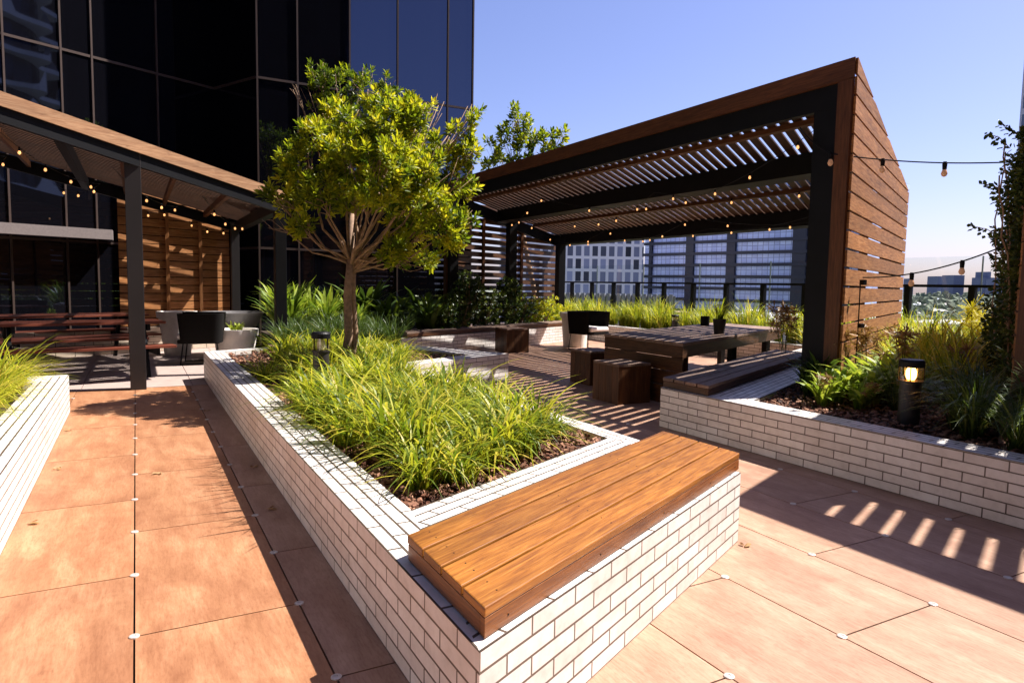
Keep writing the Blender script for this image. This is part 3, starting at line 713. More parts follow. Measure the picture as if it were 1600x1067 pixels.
def plant_group(name, mat, kinds, spots, z, label, cat, group, sc=(.85, 1.15)):
    protos = [None]*len(kinds)
    for i, (x, y, *s) in enumerate(spots):
        k = random.randrange(len(kinds)); s = s[0] if s else 1
        if protos[k] is None:
            o = kinds[k].build(name, MT[mat]); tag(o, label, cat, group); protos[k] = o
        else:
            o = protos[k].copy(); S.collection.objects.link(o)
        q = rnd(*sc)*s; o.location = (x, y, z); o.rotation_euler = (rnd(-.06, .06), rnd(-.06, .06), rnd(0, 6.28)); o.scale = (q, q, q*rnd(.9, 1.08))
def scatter(P, sp, jit=.35, test=None):
    xs_ = [p[0] for p in P]; ys_ = [p[1] for p in P]; out = []; y = min(ys_); k = 0
    while y < max(ys_):
        x = min(xs_)+(sp/2 if k % 2 else 0); k += 1
        while x < max(xs_):
            X = x+rnd(-jit, jit)*sp; Y = y+rnd(-jit, jit)*sp
            if inpoly(X, Y, P) and (not test or test(X, Y)): out.append((X, Y))
            x += sp
        y += sp*.87
    return out
G1 = clump_kind('g', 'grass', 5, n=92, h=.335, reach=.44, w=.0165, tb=(.05, .9), seg=7, curlmax=2.3, lean=.38, base=.07)
sp = scatter([(1.25, 3.55), (2.42, 4.05), (2.50, 7.6), (3.2, 8.6), (3.0, 9.2), (1.10, 8.9), (1.08, 5.2), (1.14, 4.3)], .335)+[(1.42, 3.12, 1.05), (1.3, 3.36), (1.72, 3.36, .95), (1.98, 3.62, .95), (2.28, 3.82, .9), (1.62, 3.66), (1.2, 3.1, .8), (1.25, 3.75), (1.12, 4.1, .9), (2.4, 3.78, .7), (1.95, 3.42, .8), (1.1, 4.7, .9)]
sp = [p for p in sp if math.hypot(p[0]-2.0, p[1]-7.5) > .15 and math.hypot(p[0]-1.5, p[1]-6.45) > .2 and not (5.55 < p[1] < 6.5 and abs(p[0]-.228*p[1]) < .15) and not (p[0] < 1.55 and p[1] > 7.2)]
plant_group('grass_clump', 'grass', G1, sp, .315, 'bright yellow green strappy grass clump in the long white brick planter', 'grass clump', 'strappy grass clumps in the long planter', sc=(.78, 1.22))
GL = clump_kind('gl', 'grass', 3, n=110, h=.36, reach=.46, w=.012, tb=(.4, 1), seg=6, curlmax=2.2, lean=.4)
plant_group('grass_clump', 'grass', GL, scatter([(-1.75, 4.8), (-1.2, 4.8), (-1.2, 7.35), (-1.75, 7.35)], .34)+[(-1.0+rnd(-.06, .05), 5.1+.27*i) for i in range(9)], .315, 'sunlit yellow green grass clump spilling from the left planter', 'grass clump', 'grass clumps in the left planter')
# tall rail grasses
G2 = clump_kind('g2', 'grass', 4, n=90, h=.62, reach=.40, w=.016, tb=(.15, .95), lean=.35, curlmax=1.8)
plant_group('tall_grass', 'grass', G2, scatter([(10.12, 3.0), (11.15, 3.0), (11.15, 17.2), (10.12, 17.2)], .42), .33, 'tall sunlit strappy grass along the glass balustrade', 'tall grass', 'tall grasses along the balustrade')
G2b = clump_kind('g2b', 'grass', 3, n=80, h=.56, reach=.36, w=.018, tb=(.2, 1), lean=.35, curlmax=1.7)
plant_group('tall_grass', 'grass', G2b, scatter([(6.0, 3.35), (7.2, 3.55), (10.1, 4.6), (10.1, 6.5), (6.7, 4.2)], .36), .33, 'green strappy grass behind the slatted pavilion wall', 'tall grass', 'strappy grasses between the pavilion wall and the balustrade')
plant_group('tall_grass', 'grass', G2b, scatter([(8.6, 5.9), (9.9, 6.0), (9.9, 7.4), (8.9, 7.1)], .38), .33, 'strappy grass beside the table end under the pavilion', 'tall grass', 'strappy grasses at the pavilion back corner')
# big dark grass right
G3 = clump_kind('g3', 'dgrass', 3, n=170, h=.48, reach=.58, w=.0105, tb=(.1, .85), seg=7, curlmax=2.1, lean=.4)
plant_group('dark_grass', 'dgrass', G3, [(4.97, 2.55, 1.15), (5.25, 2.15, 1.15), (4.85, 2.2, .9), (5.2, 2.75, .8), (5.0, 1.85), (5.35, 2.75, .9), (5.5, 2.4), (5.85, 2.85, 1.0), (5.55, 3.45, .8), (6.2, 3.2, .9)], .33, 'dark arching fine leaved grass behind the right planter wall', 'grass', 'dark arching grasses around the lit bollard lamp')
G4 = clump_kind('g4', 'dgrass', 3, n=90, h=.42, reach=.36, w=.014, tb=(.0, .55))
plant_group('dark_grass', 'dgrass', G4, scatter([(1.6, 9.0), (3.3, 9.2), (3.2, 10.6), (2.1, 10.9), (1.5, 9.8)], .36)+scatter([(2.1, 10.6), (3.4, 11.0), (4.6, 12.2), (2.1, 12.6)], .5), .315, 'dark shaded strappy grass behind the tree', 'grass', 'shaded grasses around and behind the tree')
# broad leaf lilies
prof = lambda t: .25+1.5*t**.8*(1-t)**.6 if t < 1 else .05
LY = clump_kind('ly', 'lily', 3, n=40, h=.34, reach=.40, w=.055, tb=(.35, 1), wprof=prof, seg=6, lean=.35)
plant_group('broad_leaf_plant', 'lily', LY, [(5.42, 3.92), (5.12, 3.82, .7), (5.70, 3.93), (5.9, 3.6), (5.3, 3.6, .8), (6.1, 3.9), (6.4, 4.05), (6.3, 3.65, .9), (6.75, 4.1), (5.6, 3.7, .9)], .33, 'broad leaved light green plant in front of the slatted end wall', 'plant', 'broad leaved plants in the right planter')
LY2 = clump_kind('ly2', 'dgrass', 2, n=60, h=.40, reach=.34, w=.04, tb=(.0, .6), wprof=prof, seg=5, lean=.35)
plant_group('broad_leaf_plant', 'dgrass', LY2, [(5.6, 4.25), (6.0, 4.35), (6.5, 4.85), (6.3, 4.45), (7.1, 5.1), (7.6, 5.35), (5.35, 4.15, .8)], .33, 'dark drooping leafy plant beside the black pavilion post', 'plant', 'dark leafy plants beside the pavilion post')
LY3 = clump_kind('ly3', 'lily', 3, n=80, h=.75, reach=.42, w=.055, tb=(.1, .9), wprof=prof, seg=5, lean=.3)
plant_group('tall_leafy_plant', 'lily', LY3, [(2.15, 11.7), (2.5, 12.6), (2.3, 13.3), (2.9, 12.0, .9), (3.2, 13.0), (3.5, 12.2, .9), (3.0, 13.8), (2.2, 12.7), (3.7, 13.4)], .32, 'tall bright leafy ginger like plant in front of the dark glass tower', 'plant', 'tall leafy plants before the glass tower')
FR = clump_kind('fr', 'darkleaf', 3, n=46, h=.8, reach=.75, w=.16, tb=(.1, 1), wprof=lambda t: 1.1*(t**.4)*(1-t)**.5+.05, seg=6, lean=.4)
plant_group('fern_bush', 'darkleaf', FR, [(4.2, 12.6), (4.7, 13.3), (5.0, 12.9, .9), (4.0, 13.4), (4.9, 12.2, .7), (5.3, 13.6, .9)], .32, 'large dark arching fern like shrub between the tree and the pavilion', 'shrub', 'fern like shrubs before the glass tower')
# seed heads
def seed_heads(spots, mat, label, cat, group, rad=.05, n=60):
    pr = None
    for x, y, z, s in spots:
        if pr is None:
            t = thing('seed_head_plant', label, cat, (0, 0, 0), group)
            for i in range(5):
                mb = MB(); tb_ = MB()
                a = rnd(0, 6.28); rr = rnd(.03, .12); top = Vector((rr*math.cos(a), rr*math.sin(a), rnd(.42, .62))); tb_.tube([(0, 0, 0), (top.x*.4, top.y*.4, top.z*.55), top], .0025, 4)
                for _ in range(n):
                    p = top+Vector((random.gauss(0, rad), random.gauss(0, rad), random.gauss(0, rad*.8))); a_ = Vector((rnd(-1, 1), rnd(-1, 1), rnd(-1, 1))).normalized()*.011; b_ = a_.orthogonal().normalized()*.008
                    mb.add([top, p+b_, p+a_, p-b_], [(0, 1, 2, 3)])
                mb.build('flower_head', MT[mat], t); tb_.build('stem', MT['dgrass'], t)
            pr = t; o = t
        else: o = dup(pr)
        o.location = (x, y, z); o.rotation_euler = (0, 0, rnd(0, 6.28)); o.scale = (s, s, s)
seed_heads([(5.05, 3.75, .33, .45), (5.2, 3.45, .33, .4), (5.45, 3.3, .33, .5), (5.8, 4.15, .33, 1), (6.05, 4.05, .33, .95), (6.2, 3.8, .33, 1), (6.5, 4.5, .33, 1.0), (7.6, 6.3, .33, 1), (8.2, 6.8, .33, 1.1), (7.9, 6.6, .33, 1.2), (6.6, 3.5, .33, .8), (5.5, 2.1, .33, .6)], 'flower', 'brown dried seed heads on thin stems around the pavilion post', 'plant', 'dried seed head plants in the right planter')
seed_heads([(9.2, 4.5, .33, 1.3), (9.6, 4.6, .33, 1.25), (9.4, 4.9, .33, 1.3)], 'yflower', 'bright yellow flower heads near the right end of the balustrade', 'plant', 'yellow flower heads by the balustrade', .06, 80)
# pot plant on table
mb = MB(); blade_clump(mb, (6.85, 6.75, .88), 60, .26, .2, .012, tb=(.3, .9), base=.04); tag(mb.build('potted_grass', MT['grass']), 'green grass growing out of the dark pot on the long table', 'plant')
mb = MB(); blade_clump(mb, (1.42, 12.1, .45), 40, .16, .12, .04, tb=(.6, 1), base=.08, wprof=prof); tag(mb.build('seedling', MT['lily']), 'small bright green seedling in the round white pot', 'plant')

def leaf_faces(mb, p, d, up, L, w, tint):
    s = d.cross(up)
    if s.length < 1e-4: s = d.orthogonal()
    s.normalize(); n = s.cross(d).normalized()
    a = p+d*L*.35+s*w*.5-n*w*.12; b = p+d*L*.35-s*w*.5-n*w*.12; a2 = p+d*L*.75+s*w*.38; b2 = p+d*L*.75-s*w*.38; tip = p+d*L-n*w*.25; m1 = p+d*L*.4+n*w*.08
    mb.add([p, a, a2, tip, b2, b, m1], [(0, 1, 6), (1, 2, 3, 6), (6, 3, 4, 5), (0, 6, 5)], (0, 0, 1), (0, 0), tint)
def rosette(mb, p, axis, n, L, w, tb, droop=.5):
    axis = axis.normalized(); a = axis.orthogonal().normalized(); b = axis.cross(a)
    for i in range(n):
        th = i*2.4+rnd(-.3, .3); k = i/n; out = a*math.cos(th)+b*math.sin(th)
        d = (out*(.35+.8*k)+axis*(1.0-.75*k)+Vector((0, 0, -droop*k*.4))).normalized()
        leaf_faces(mb, p-axis*L*.9*k+out*.005, d, axis, L*rnd(.7, 1.1), w*rnd(.8, 1.15), max(0, min(1, tb+rnd(-.18, .18)-.35*k)))
def nz(p, s): return math.sin(p.x*s+1.3)*math.sin(p.y*s*1.1+.7)*math.sin(p.z*s*.9+2.1)+.5*math.sin(p.x*s*2.3)*math.sin(p.y*s*2.1+1)*math.sin(p.z*s*2.6+.4)
def tree(name, label, base, fork, lobes, density, mat, L, w, stems=1, r0=.07, tint=(.2, 1), gap=-.28, nleaf=13, group=None, minz=0):
    t = thing(name, label, 'tree', base, group)
    tr = MB(); base = Vector(base); fork = Vector(fork); mb = MB()
    for s in range(stems):
        o = Vector((s*r0*1.7, s*r0*.4, 0)); p1 = base.lerp(fork, .35)+o+Vector((.02, -.01, 0)); p2 = base.lerp(fork, .7)+o*.8-Vector((.015, 0, 0)); rr = r0*(1 if s == 0 else .7)
        tr.tube([base+o*1.0-Vector((0, 0, .1)), base+o+Vector((0, 0, .12)), p1, p2, fork+o*.5+Vector((0, 0, s*.1))], [rr*1.35, rr*1.08, rr, rr*.92, rr*.85], 12)
    tips = []; lim = MB()
    for (c, rad) in lobes:
        c = Vector(c); st = fork-Vector((0, 0, rnd(0, .12)*(c-fork).length))
        md = st.lerp(c, .45)+Vector((rnd(-.08, .08), rnd(-.08, .08), -.10*(c-st).length+rnd(-.03, .03)))
        rb = max(.009, min(r0*.42, .035*rad+.009)); q1 = st.lerp(md, .5)+Vector((rnd(-.04, .04), rnd(-.04, .04), .02)); q3 = md.lerp(c, .5)+Vector((rnd(-.05, .05), rnd(-.05, .05), 0))
        lim.tube([st, q1, md, q3, c], [rb, rb*.85, rb*.7, rb*.5, rb*.3], 7)
        ns = max(5, int(12*rad*2))
        for _ in range(ns):
            dd = Vector((random.gauss(0, 1), random.gauss(0, 1), random.gauss(.25, 1))).normalized()*rad*rnd(.55, .95); e = c+dd; s0 = md.lerp(c, rnd(.2, 1))
            lim.tube([s0, s0.lerp(e, .5)+Vector((rnd(-.04, .04), rnd(-.04, .04), rnd(-.05, .02))), e], [rb*.33, rb*.22, .003], 5)
        n = int(density*4.19*rad**3+density*rad*rad*1.5)
        k = 0
        while k < n:
            dd = Vector((random.gauss(0, 1), random.gauss(0, 1), random.gauss(0, .85))).normalized(); rr = rad*rnd(.35, 1.08)**.6; p = c+dd*rr; k += 1
            if nz(p, 5.2) < gap or p.z < minz: continue
            tb = rnd(*tint)*.75+.25*(.5+.5*math.sin(p.x*7+p.z*5)*math.sin(p.y*6+1))
            rosette(mb, p, (dd+Vector((0, 0, .9))+Vector((rnd(-.5, .5), rnd(-.5, .5), rnd(-.3, .3)))), nleaf, L, w, tb)
    tr.build('trunk', MT['bark'], t, smooth=True); lim.build('limbs', MT['bark'], t, smooth=True); mb.build('crown', MT[mat], t); return t
def lob(lst, d):
    out = []
    for px_, py_, rp, dd in lst: out.append((px_plane(px_, py_, d+dd), rp*(d+dd)/1075.42))
    return out
D = 7.55
tree('courtyard_tree', 'leafy yellow green tree with forked trunk growing in the long white brick planter', (2.0, 7.5, .3), px_plane(548, 405, D),
     lob([(560, 262, 66, 0), (535, 200, 44, .2), (608, 205, 50, -.2), (655, 182, 40, 0), (700, 212, 42, .1), (716, 280, 36, 0), (694, 352, 42, -.1), (640, 330, 50, .3), (618, 392, 28, -.1), (735, 340, 16, 0), (735, 240, 18, .1),
          (478, 262, 44, 0), (447, 312, 34, .1), (500, 305, 40, -.3), (545, 300, 36, .5), (492, 215, 34, -.2), (600, 275, 62, -.55), (560, 250, 52, .75), (640, 245, 52, .6), (735, 180, 20, 0), (425, 345, 16, 0), (670, 280, 48, -.3), (590, 158, 24, 0), (470, 350, 22, -.1), (665, 400, 22, .1), (640, 170, 26, .3), (420, 300, 14, 0), (685, 165, 18, 0)], D),
     440, 'leaf', .086, .032, stems=2, r0=.047, tint=(.25, 1.15), minz=1.42, gap=-.09, nleaf=11)
D = 11.6
tree('shaded_tree', 'darker tree behind the courtyard tree against the black glass', (2.98, 11.05, .3), px_plane(552, 330, D),
     lob([(530, 145, 42, 0), (500, 118, 26, 0), (575, 140, 30, 0), (482, 140, 20, 0), (560, 120, 20, .2), (555, 190, 40, 0), (520, 190, 40, .3), (610, 130, 20, 0), (460, 135, 10, 0)], D), 120, 'leaf', .10, .036, r0=.06, tint=(.05, .6), nleaf=11)
D = 20
tree('background_tree', 'small tree rising against the sky behind the far end of the pavilion', (10.2, 17.1, .3), px_plane(812, 330, D),
     lob([(810, 185, 20, 0), (795, 215, 24, 0), (830, 215, 24, 0), (862, 222, 20, 0), (780, 240, 20, .3), (878, 208, 12, 0), (815, 250, 26, 0), (765, 225, 10, 0), (850, 250, 22, 0), (803, 170, 9, 0), (768, 255, 16, 0)], D), 44, 'leaf', .18, .075, r0=.07, tint=(.1, .9), nleaf=10)
# shrubs by far slat wall
def shrub(label, spots, mat, L, w, n, group, tint=(.2, 1), name='shrub'):
    for (x, y, z, rad) in spots:
        t = thing(name, label, 'shrub', (x, y, .3), group); mb = MB(); st = MB()
        for _ in range(n):
            dd = Vector((random.gauss(0, 1), random.gauss(0, 1), random.gauss(0, 1))).normalized(); p = Vector((x, y, z))+dd*rad*rnd(.4, 1.05)
            if p.z < .33: continue
            rosette(mb, p, dd+Vector((0, 0, .5)), 7, L, w, rnd(*tint))
        for _ in range(7):
            dd = Vector((rnd(-1, 1), rnd(-1, 1), rnd(-.2, 1))).normalized(); st.tube([(x, y, .3), (x+dd.x*rad*.4, y+dd.y*rad*.4, .3+(z-.3)*.6), Vector((x, y, z))+dd*rad*.8], [.014, .009, .003], 5)
        mb.build('foliage', MT[mat], t); st.build('stems', MT['bark'], t)
shrub('dark glossy small leaved shrub in front of the far slatted wall', [(5.7, 12.7, .75, .45), (6.4, 13.0, .8, .45), (7.0, 13.3, .8, .45), (7.6, 13.6, .75, .42), (5.2, 12.3, .6, .35), (6.0, 12.9, 1.25, .35), (7.3, 13.55, 1.2, .3)], 'vine', .07, .035, 170, 'dark shrubs before the far slatted wall', (.2, 1.2))
shrub('sunlit small leaved shrub at the corner of the far bench', [(8.0, 13.85, .7, .38), (8.5, 14.1, .65, .36), (9.0, 14.4, .7, .35), (9.45, 14.6, .6, .3)], 'leaf', .06, .03, 160, 'sunlit shrubs at the end of the far bench', (.4, 1.1))
# climber on the right pavilion
t = thing('climbing_vine', 'dark small leaved climber covering the end of the pavilion at the right edge', 'climber', (6.2, 2.95, .33))
mb = MB(); st = MB()
for k in range(9):
    x = 5.95+k*.2; p = Vector((x, bl(x, 5.63, 2.62)+.04, .33)); pts_ = [p.copy()]
    while p.z < 2.15+.35*math.sin(k*2.1): p = p+Vector((rnd(-.06, .06), rnd(-.01, .03), rnd(.12, .2))); pts_.append(p.copy())
    st.tube(pts_, .006, 5)
for _ in range(1050):
    x = rnd(5.72, 7.9); z = .35+2.2*rnd(0, 1)**.85; th = .03+.19*rnd(0, 1)**1.6*(1-.35*(z/2.5))*(1+.6*math.sin(z*7+x*2)); y = bl(x, 5.63, 2.62)+abs(th)
    rosette(mb, Vector((x, y, z)), Vector((rnd(-.6, .3), 1, rnd(-.2, .8))), 5, .055, .03, rnd(0, 1.0))
for s_ in ((6.0, 2.95, 2.45, -.1, .12), (6.1, 3.0, 2.1, .02, .2), (6.05, 2.98, 1.75, -.05, .22), (6.3, 3.05, 2.6, 0, .15)):
    p = Vector(s_[:3]); q = p+Vector((s_[3], s_[4], .12)); st.tube([p, p.lerp(q, .5)+Vector((0, 0, .03)), q], .003, 4)
    for k in range(7): rosette(mb, p.lerp(q, k/6), Vector((rnd(-1, 1), rnd(0, 1), rnd(0, 1))), 3, .05, .028, rnd(.2, .9))
mb.build('foliage', MT['vine'], t); st.build('stems', MT['bark'], t)
# fallen leaves
pr = None
for (x, y) in ((.72, 5.1), (.66, 4.1), (-.55, 7.0), (-.5, 5.6), (-.52, 4.4), (2.75, 2.45), (.1, 5.2), (.6, 7.5), (4.0, 4.2), (3.1, 4.4)):
    if pr is None:
        mb = MB(); leaf_faces(mb, Vector((-.03, 0, .006)), Vector((1, 0, .1)).normalized(), Vector((0, .2, 1)), .07, .03, .7); leaf_faces(mb, Vector((-.02, .01, .006)), Vector((.5, .8, .2)).normalized(), Vector((0, 0, 1)), .04, .02, .2)
        pr = mb.build('fallen_leaf', MT['flower']); o = tag(pr, 'dry brown fallen leaf lying on the paving', 'leaf', 'fallen leaves on the paving')
    else: o = pr.copy(); S.collection.objects.link(o)
    o.location = (x, y, .001); o.rotation_euler = (0, 0, rnd(0, 6.28))

# ------------------------------------------------------------------ outdoor festoon over the right planter
festoon('upper black string light cable spanning from the pavilion corner to the climber', [(5.585, 4.58, 2.86), (5.585, 4.21, 2.56), (6.1, 2.98, 2.36)], .035, .46, mat='bulb_day', start=.46, size=1.0)
festoon('lower black string light cable spanning from the slatted wall to the climber', [(5.96, 4.10, 1.45), (6.2, 3.02, 1.72)], .07, .38, mat='bulb_day', start=.42, size=1.0)
t = thing('power_cable', 'thin black cable hanging down the slatted end wall of the pavilion', 'cable', (5.98, 4.1, 1.4))
MB().tube([(5.97, 4.13, 1.42), (5.93, 4.10, 1.36), (5.94, 4.105, 1.2), (5.95, 4.11, .95), (5.955, 4.12, .6), (6.0, 4.12, .36)], .006).build('cable', MT['black'], t)
MB().box(5.93, 5.98, 4.07, 4.11, 1.38, 1.43).build('plug', MT['black'], t); MB().box(5.95, 6.0, 4.08, 4.12, .98, 1.02).build('plug', MT['black'], t)

# ------------------------------------------------------------------ paving buttons
pr = None; seen = 0
allP = (P1, P2, P3)
for (x, y) in discs:
    if not (-1 < x < 4.4 and 1.2 < y < 9.1): continue
    if any(inpoly(x, y, P) for P in allP): continue
    if pr is None:
        pr = MB().lathe((0, 0, 0), [(.0185, -.004), (.0185, .003), (.015, .0048), (.006, .0048), (.0055, .003)], 20).build('paving_button', MT['disc']); o = pr
        tag(o, 'small round steel button over a paving joint', 'paving button', 'round steel buttons on the paving joints')
    else: o = pr.copy(); S.collection.objects.link(o)
    o.location = (x, y, .001)

# ------------------------------------------------------------------ the city
def slab_at(pl, pr_, d1, d2, ztop, zbot, name, mat, label, cat, thick=14, g=None, off=None):
    """building whose front face runs between two photo columns at given depths"""
    a = px_plane(pl, 450, d1); b = px_plane(pr_, 450, d2); a.z = b.z = 0; dr = (b-a).normalized(); n = Vector((-dr.y, dr.x, 0))*thick
    if n.dot(a) < 0: n = -n
    q = [a, b, b+n, a+n]
    mb = MB(); mb.hexa([(p.x, p.y, zbot) for p in q], [(p.x, p.y, ztop) for p in q], tuple(dr), off if off else (-(a.dot(dr)), -zbot))
    o = mb.build(name, mat); tag(o, label, cat); return a, b, dr, n
fm = facade('grid_glass', (.26, .28, .42), (.85, .82, .9), 2.1, 3.2, .36, .25, 1.5, (.08, 1.5))
slab_at(780, 1004, 175, 175, 21, -30, 'apartment_block', fm, 'pale apartment block with a white window grid beyond the balustrade', 'building', 30)
fm2 = facade('blue_curtain_wall', (.50, .60, .98), (.22, .27, .5), 1.55, 3.3, .09, .12, 1.6, (.85, 1.15))
a, b, dr, n = slab_at(1006, 1345, 215, 168, 30, -30, 'office_block', fm2, 'blue glass office block with dark columns beyond the balustrade', 'building', 30)
blk = [o for o in bpy.data.objects if o.name == 'office_block'][0]
L = (b-a).length; nn = -n.normalized()
for k, w_ in ((.04, 1.0), (.255, 2.6), (.46, 2.6), (.76, 3.6), (.93, 3)):
    p = a+dr*(L*k); MB().obox((p.x+nn.x*.4, p.y+nn.y*.4, -30), dr*w_/2, nn*.4, (0, 0, 60)).build('column', plain('dark_column', (.012, .014, .03), .5) if 'dark_column' not in bpy.data.materials else bpy.data.materials['dark_column'], blk)
for k in range(18):
    p = a+dr*(L*.5); MB().obox((p.x+nn.x*.95, p.y+nn.y*.95, -29+k*3.3), dr*L/2, nn*.15, (0, 0, .85)).build('floor_band', bpy.data.materials['dark_column'], blk)
slab_at(1573, 1760, 120, 96, 62, -30, 'apartment_tower', facade('right_tower', (.16, .19, .30), (.42, .38, .42), 6, 3.1, .5, .2, 1.5, (.4, 1.4)), 'tall banded apartment tower at the right edge behind the climber', 'building', 30)
rib = plain('ribbed_screen', (.42, .41, .42), .6)
t = thing('ribbed_screen', 'pale ribbed metal roof screen below the apartment block beyond the balustrade', 'screen', (25, 28, 0))
pa = px_plane(850, 458, 36); pb = px_plane(1055, 461, 34); dr = (pb-pa); dr.z = 0; Ls = dr.length; dr.normalize(); nn = Vector((dr.y, -dr.x, 0)); mb = MB(); k = 0
while k < Ls: p = pa+dr*k; mb.obox((p.x, p.y, -3.4), dr*.09, nn*.05, (0, 0, 4.35)); k += .26
mb.build('ribs', rib, t); p = pa+dr*(Ls/2); MB().obox((p.x-nn.x*.1, p.y-nn.y*.1, -3.4), dr*(Ls/2), nn*.04, (0, 0, 4.28)).build('panel', plain('screen_panel', (.22, .22, .24), .7), t)
concm = plain('far_concrete', (.45, .43, .44), .85, 0, .15, .3)
slab_at(1040, 1290, 60, 52, -1.3, -30, 'podium_roof', concm, 'flat pale podium roof below the blue office block', 'building', 22)
slab_at(1400, 1600, 74, 64, -1.9, -30, 'podium_roof', concm, 'long flat grey roof just beyond the right end of the balustrade', 'building', 18)
slab_at(1425, 1600, 52, 47, -1.9, -30, 'parapet_wall', plain('far_parapet', (.33, .32, .36), .85), 'grey parapet wall seen through the glass at the right', 'building', 1)
for i, (pl_, pr_, d, zt_, lab) in enumerate(((1060, 1082, 50, -.5, 'small brown plant room on the podium roof'), (1120, 1150, 48, -.4, 'grey plant room on the podium roof'), (1185, 1200, 50, -.3, 'white stair hut on the podium roof'))):
    slab_at(pl_, pr_, d, d, zt_, -1.6, 'plant_room', plain('hut%d' % i, ((.3, .2, .13), (.3, .29, .28), (.7, .68, .66))[i], .8), lab, 'plant room', 3)
# suburb
rm = [plain('house_%d' % i, c, .85, 0, .1, .2) for i, c in enumerate(((.80, .78, .76), (.50, .42, .40), (.42, .44, .50), (.66, .60, .55)))]
protos = []
for i in range(4):
    t = thing('suburban_house', 'small pale roofed house far off in the suburb beyond the balustrade', 'house', (0, 0, -30), 'distant houses in the suburb')
    w_, d_, h_ = 9, 7, 4
    o = MB().box(-w_, w_, -d_, d_, 0, h_).build('walls', rm[i]); o.parent = t
    mb = MB(); mb.add([(-w_-.6, -d_-.6, h_), (w_+.6, -d_-.6, h_), (w_+.6, d_+.6, h_), (-w_-.6, d_+.6, h_), (-w_*.5, 0, h_+3), (w_*.5, 0, h_+3)], [(0, 1, 5, 4), (1, 2, 5), (2, 3, 4, 5), (3, 0, 4), (3, 2, 1, 0)])
    o = mb.build('roof', rm[(i+1) % 4]); o.parent = t; protos.append(t)
for i in range(230):
    d = 260*(10**(rnd(0, .95))); px_ = rnd(1385, 1600) if i % 4 else rnd(1000, 1280); p = px_plane(px_, 450, d)
    k = protos[i] if i < 4 else dup(random.choice(protos))
    k.location = (p.x, p.y, -30); k.rotation_euler = (0, 0, rnd(0, 3.14)); s_ = rnd(.9, 1.7)*(1+d/1500); k.scale = (s_, s_, rnd(.9, 1.5)*(1+d/2500))
fl = MB()
for i in range(520):
    d = 220*(10**(rnd(0, 1.0))); p = px_plane(rnd(1380, 1600) if i % 4 else rnd(1000, 1280), 450, d); s_ = rnd(4, 8)*(1+d/1200)
    for _ in range(10):
        c = Vector((p.x+rnd(-s_, s_), p.y+rnd(-s_, s_), -30+rnd(1, 1.3*s_))); dd = Vector((rnd(-1, 1), rnd(-1, 1), rnd(-1, 1))).normalized()*s_*.5; e = dd.orthogonal().normalized()*s_*.45; g_ = dd.cross(e).normalized()*s_*.4
        fl.add([c-dd, c+e, c+dd, c-e, c+g_, c-g_], [(0, 1, 4), (1, 2, 4), (2, 3, 4), (3, 0, 4), (1, 0, 5), (2, 1, 5), (3, 2, 5), (0, 3, 5)])
tag(fl.build('far_trees', plain('hazed_far_foliage', (.13, .15, .10), .9, 0, .4, .05)), 'distant green treetops between the suburban houses', 'trees', kind='stuff')  # distance haze is put into this lighter olive colour
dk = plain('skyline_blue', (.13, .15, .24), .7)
for i, (a_, b_, d, h, lab) in enumerate(((1465, 1476, 2300, 52, 'narrow distant slab tower left of the others on the skyline'), (1489, 1506, 2200, 54, 'broad distant block on the skyline under the lower string light'), (1538, 1562, 2100, 46, 'wide distant hospital like block on the skyline at the right'), (1543, 1547, 2110, 64, 'pointed distant tower on the skyline'), (1562, 1585, 2000, 40, 'low distant block at the right end of the skyline'), (1423, 1427, 2600, 48, 'tiny distant tower beside the slatted wall'))):
    slab_at(a_, b_, d, d, h, -30, 'skyline_block', dk, lab, 'building', 60)

# ------------------------------------------------------------------ labels that single out the members of small groups
from bpy_extras.object_utils import world_to_camera_view
bpy.context.view_layer.update()
ORD = ['leftmost', 'second', 'third', 'fourth', 'fifth', 'sixth', 'seventh', 'eighth', 'ninth', 'tenth', 'eleventh', 'twelfth', 'thirteenth', 'fourteenth']
NUM = ['', 'one', 'two', 'three', 'four', 'five', 'six', 'seven', 'eight', 'nine', 'ten', 'eleven', 'twelve', 'thirteen', 'fourteen']
def order(group, desc):
    os_ = [o for o in S.objects if o.get('group') == group and not o.parent]; n = len(os_)
    if n < 2 or n > 14: print('ORDER', group, n); return
    os_.sort(key=lambda o: world_to_camera_view(S, co, o.matrix_world.translation).x)
    for i, o in enumerate(os_):
        w = 'leftmost' if i == 0 else 'rightmost' if i == n-1 else ORD[i]+' from the left'
        o['label'] = w+' of the '+NUM[n]+' '+desc
order('dark shrubs before the far slatted wall', 'dark glossy shrubs at the far slatted wall')
order('sunlit shrubs at the end of the far bench', 'sunlit small leaved shrubs by the far bench')
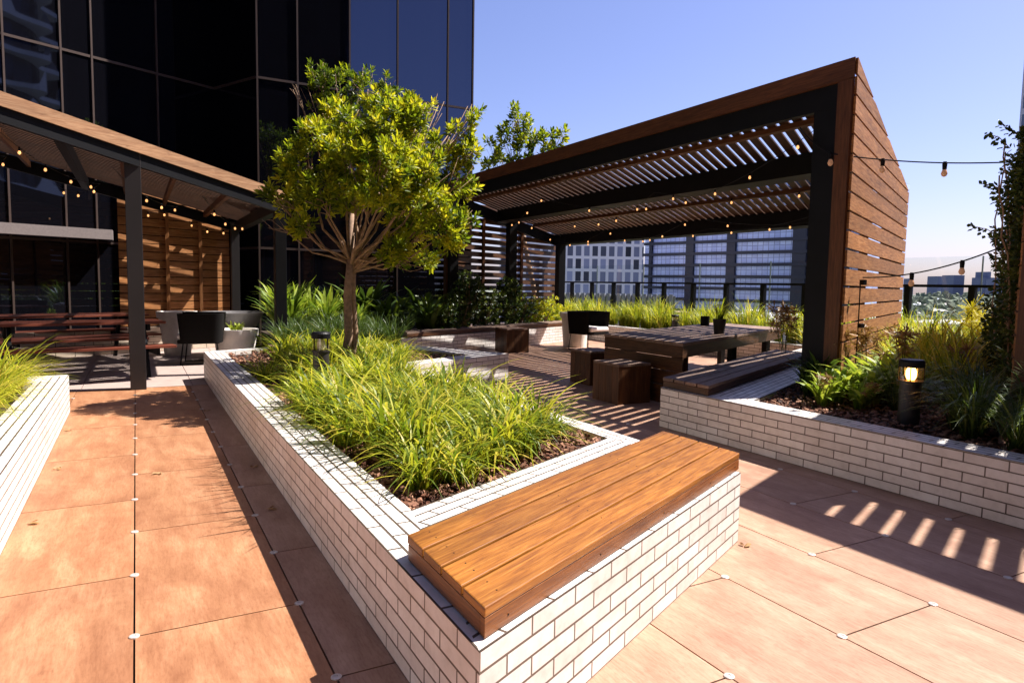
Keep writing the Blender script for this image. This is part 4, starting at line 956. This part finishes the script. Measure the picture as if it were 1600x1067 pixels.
order('fern like shrubs before the glass tower', 'dark fern like shrubs behind the tree')
order('broad leaved plants in the right planter', 'light green broad leaved plants')
order('dark leafy plants beside the pavilion post', 'dark leafy plants by the pavilion post')
order('tall leafy plants before the glass tower', 'tall bright leafy plants behind the tree')
order('dried seed head plants in the right planter', 'brown dried seed head plants')
order('yellow flower heads by the balustrade', 'yellow flower heads by the balustrade')
order('dark arching grasses around the lit bollard lamp', 'dark arching grasses by the lit bollard')
order('fallen leaves on the paving', 'fallen brown leaves on the paving')
order('string lights under the large pavilion roof', 'bulb strings under the large pavilion roof')
order('string lights under the left pergola roof', 'bulb strings under the left pergola roof')
order('grasses beside the table end', 'strappy grasses')
zones = {}
for o in S.objects:
    if o.get('group') == 'grass clumps in the left planter':
        o['label'] = 'sunlit grass clump '+('drooping over the coping' if o.location.x > -1.15 else 'standing back from the coping')+' of the left planter, '+('far end' if o.location.y > 6.6 else 'nearer part' if o.location.y < 5.8 else 'middle')
    if o.get('group') == 'strappy grass clumps in the long planter':
        x, y = o.location.x, o.location.y
        if y < 3.75: z_ = 'nearest the oiled bench'
        elif math.hypot(x-1.5, y-6.45) < .55: z_ = 'around the unlit bollard lamp'
        elif math.hypot(x-2.0, y-7.5) < .6: z_ = 'at the foot of the tree'
        elif x < 1.45: z_ = 'along the long left coping'
        elif x > 2.15 and y < 5.4: z_ = 'along the near courtyard side'
        elif x > 2.15 and y < 7.6: z_ = 'along the far courtyard side'
        elif y > 7.6: z_ = 'behind the tree, left part' if x < 2.4 else 'behind the tree, right part'
        elif y < 5.3: z_ = 'in the near middle'
        else: z_ = 'in the middle before the tree'
        zones.setdefault(z_, []).append(o)

for z_, os_ in zones.items():
    os_.sort(key=lambda o: world_to_camera_view(S, co, o.matrix_world.translation).x)
    for i, o in enumerate(os_):
        n = len(os_)
        if n > 14: o['label'] = 'yellow green strappy grass clump '+z_
        else: o['label'] = ('leftmost' if i == 0 else 'rightmost' if i == n-1 else ORD[i]+' from the left')+' of the grass clumps '+z_
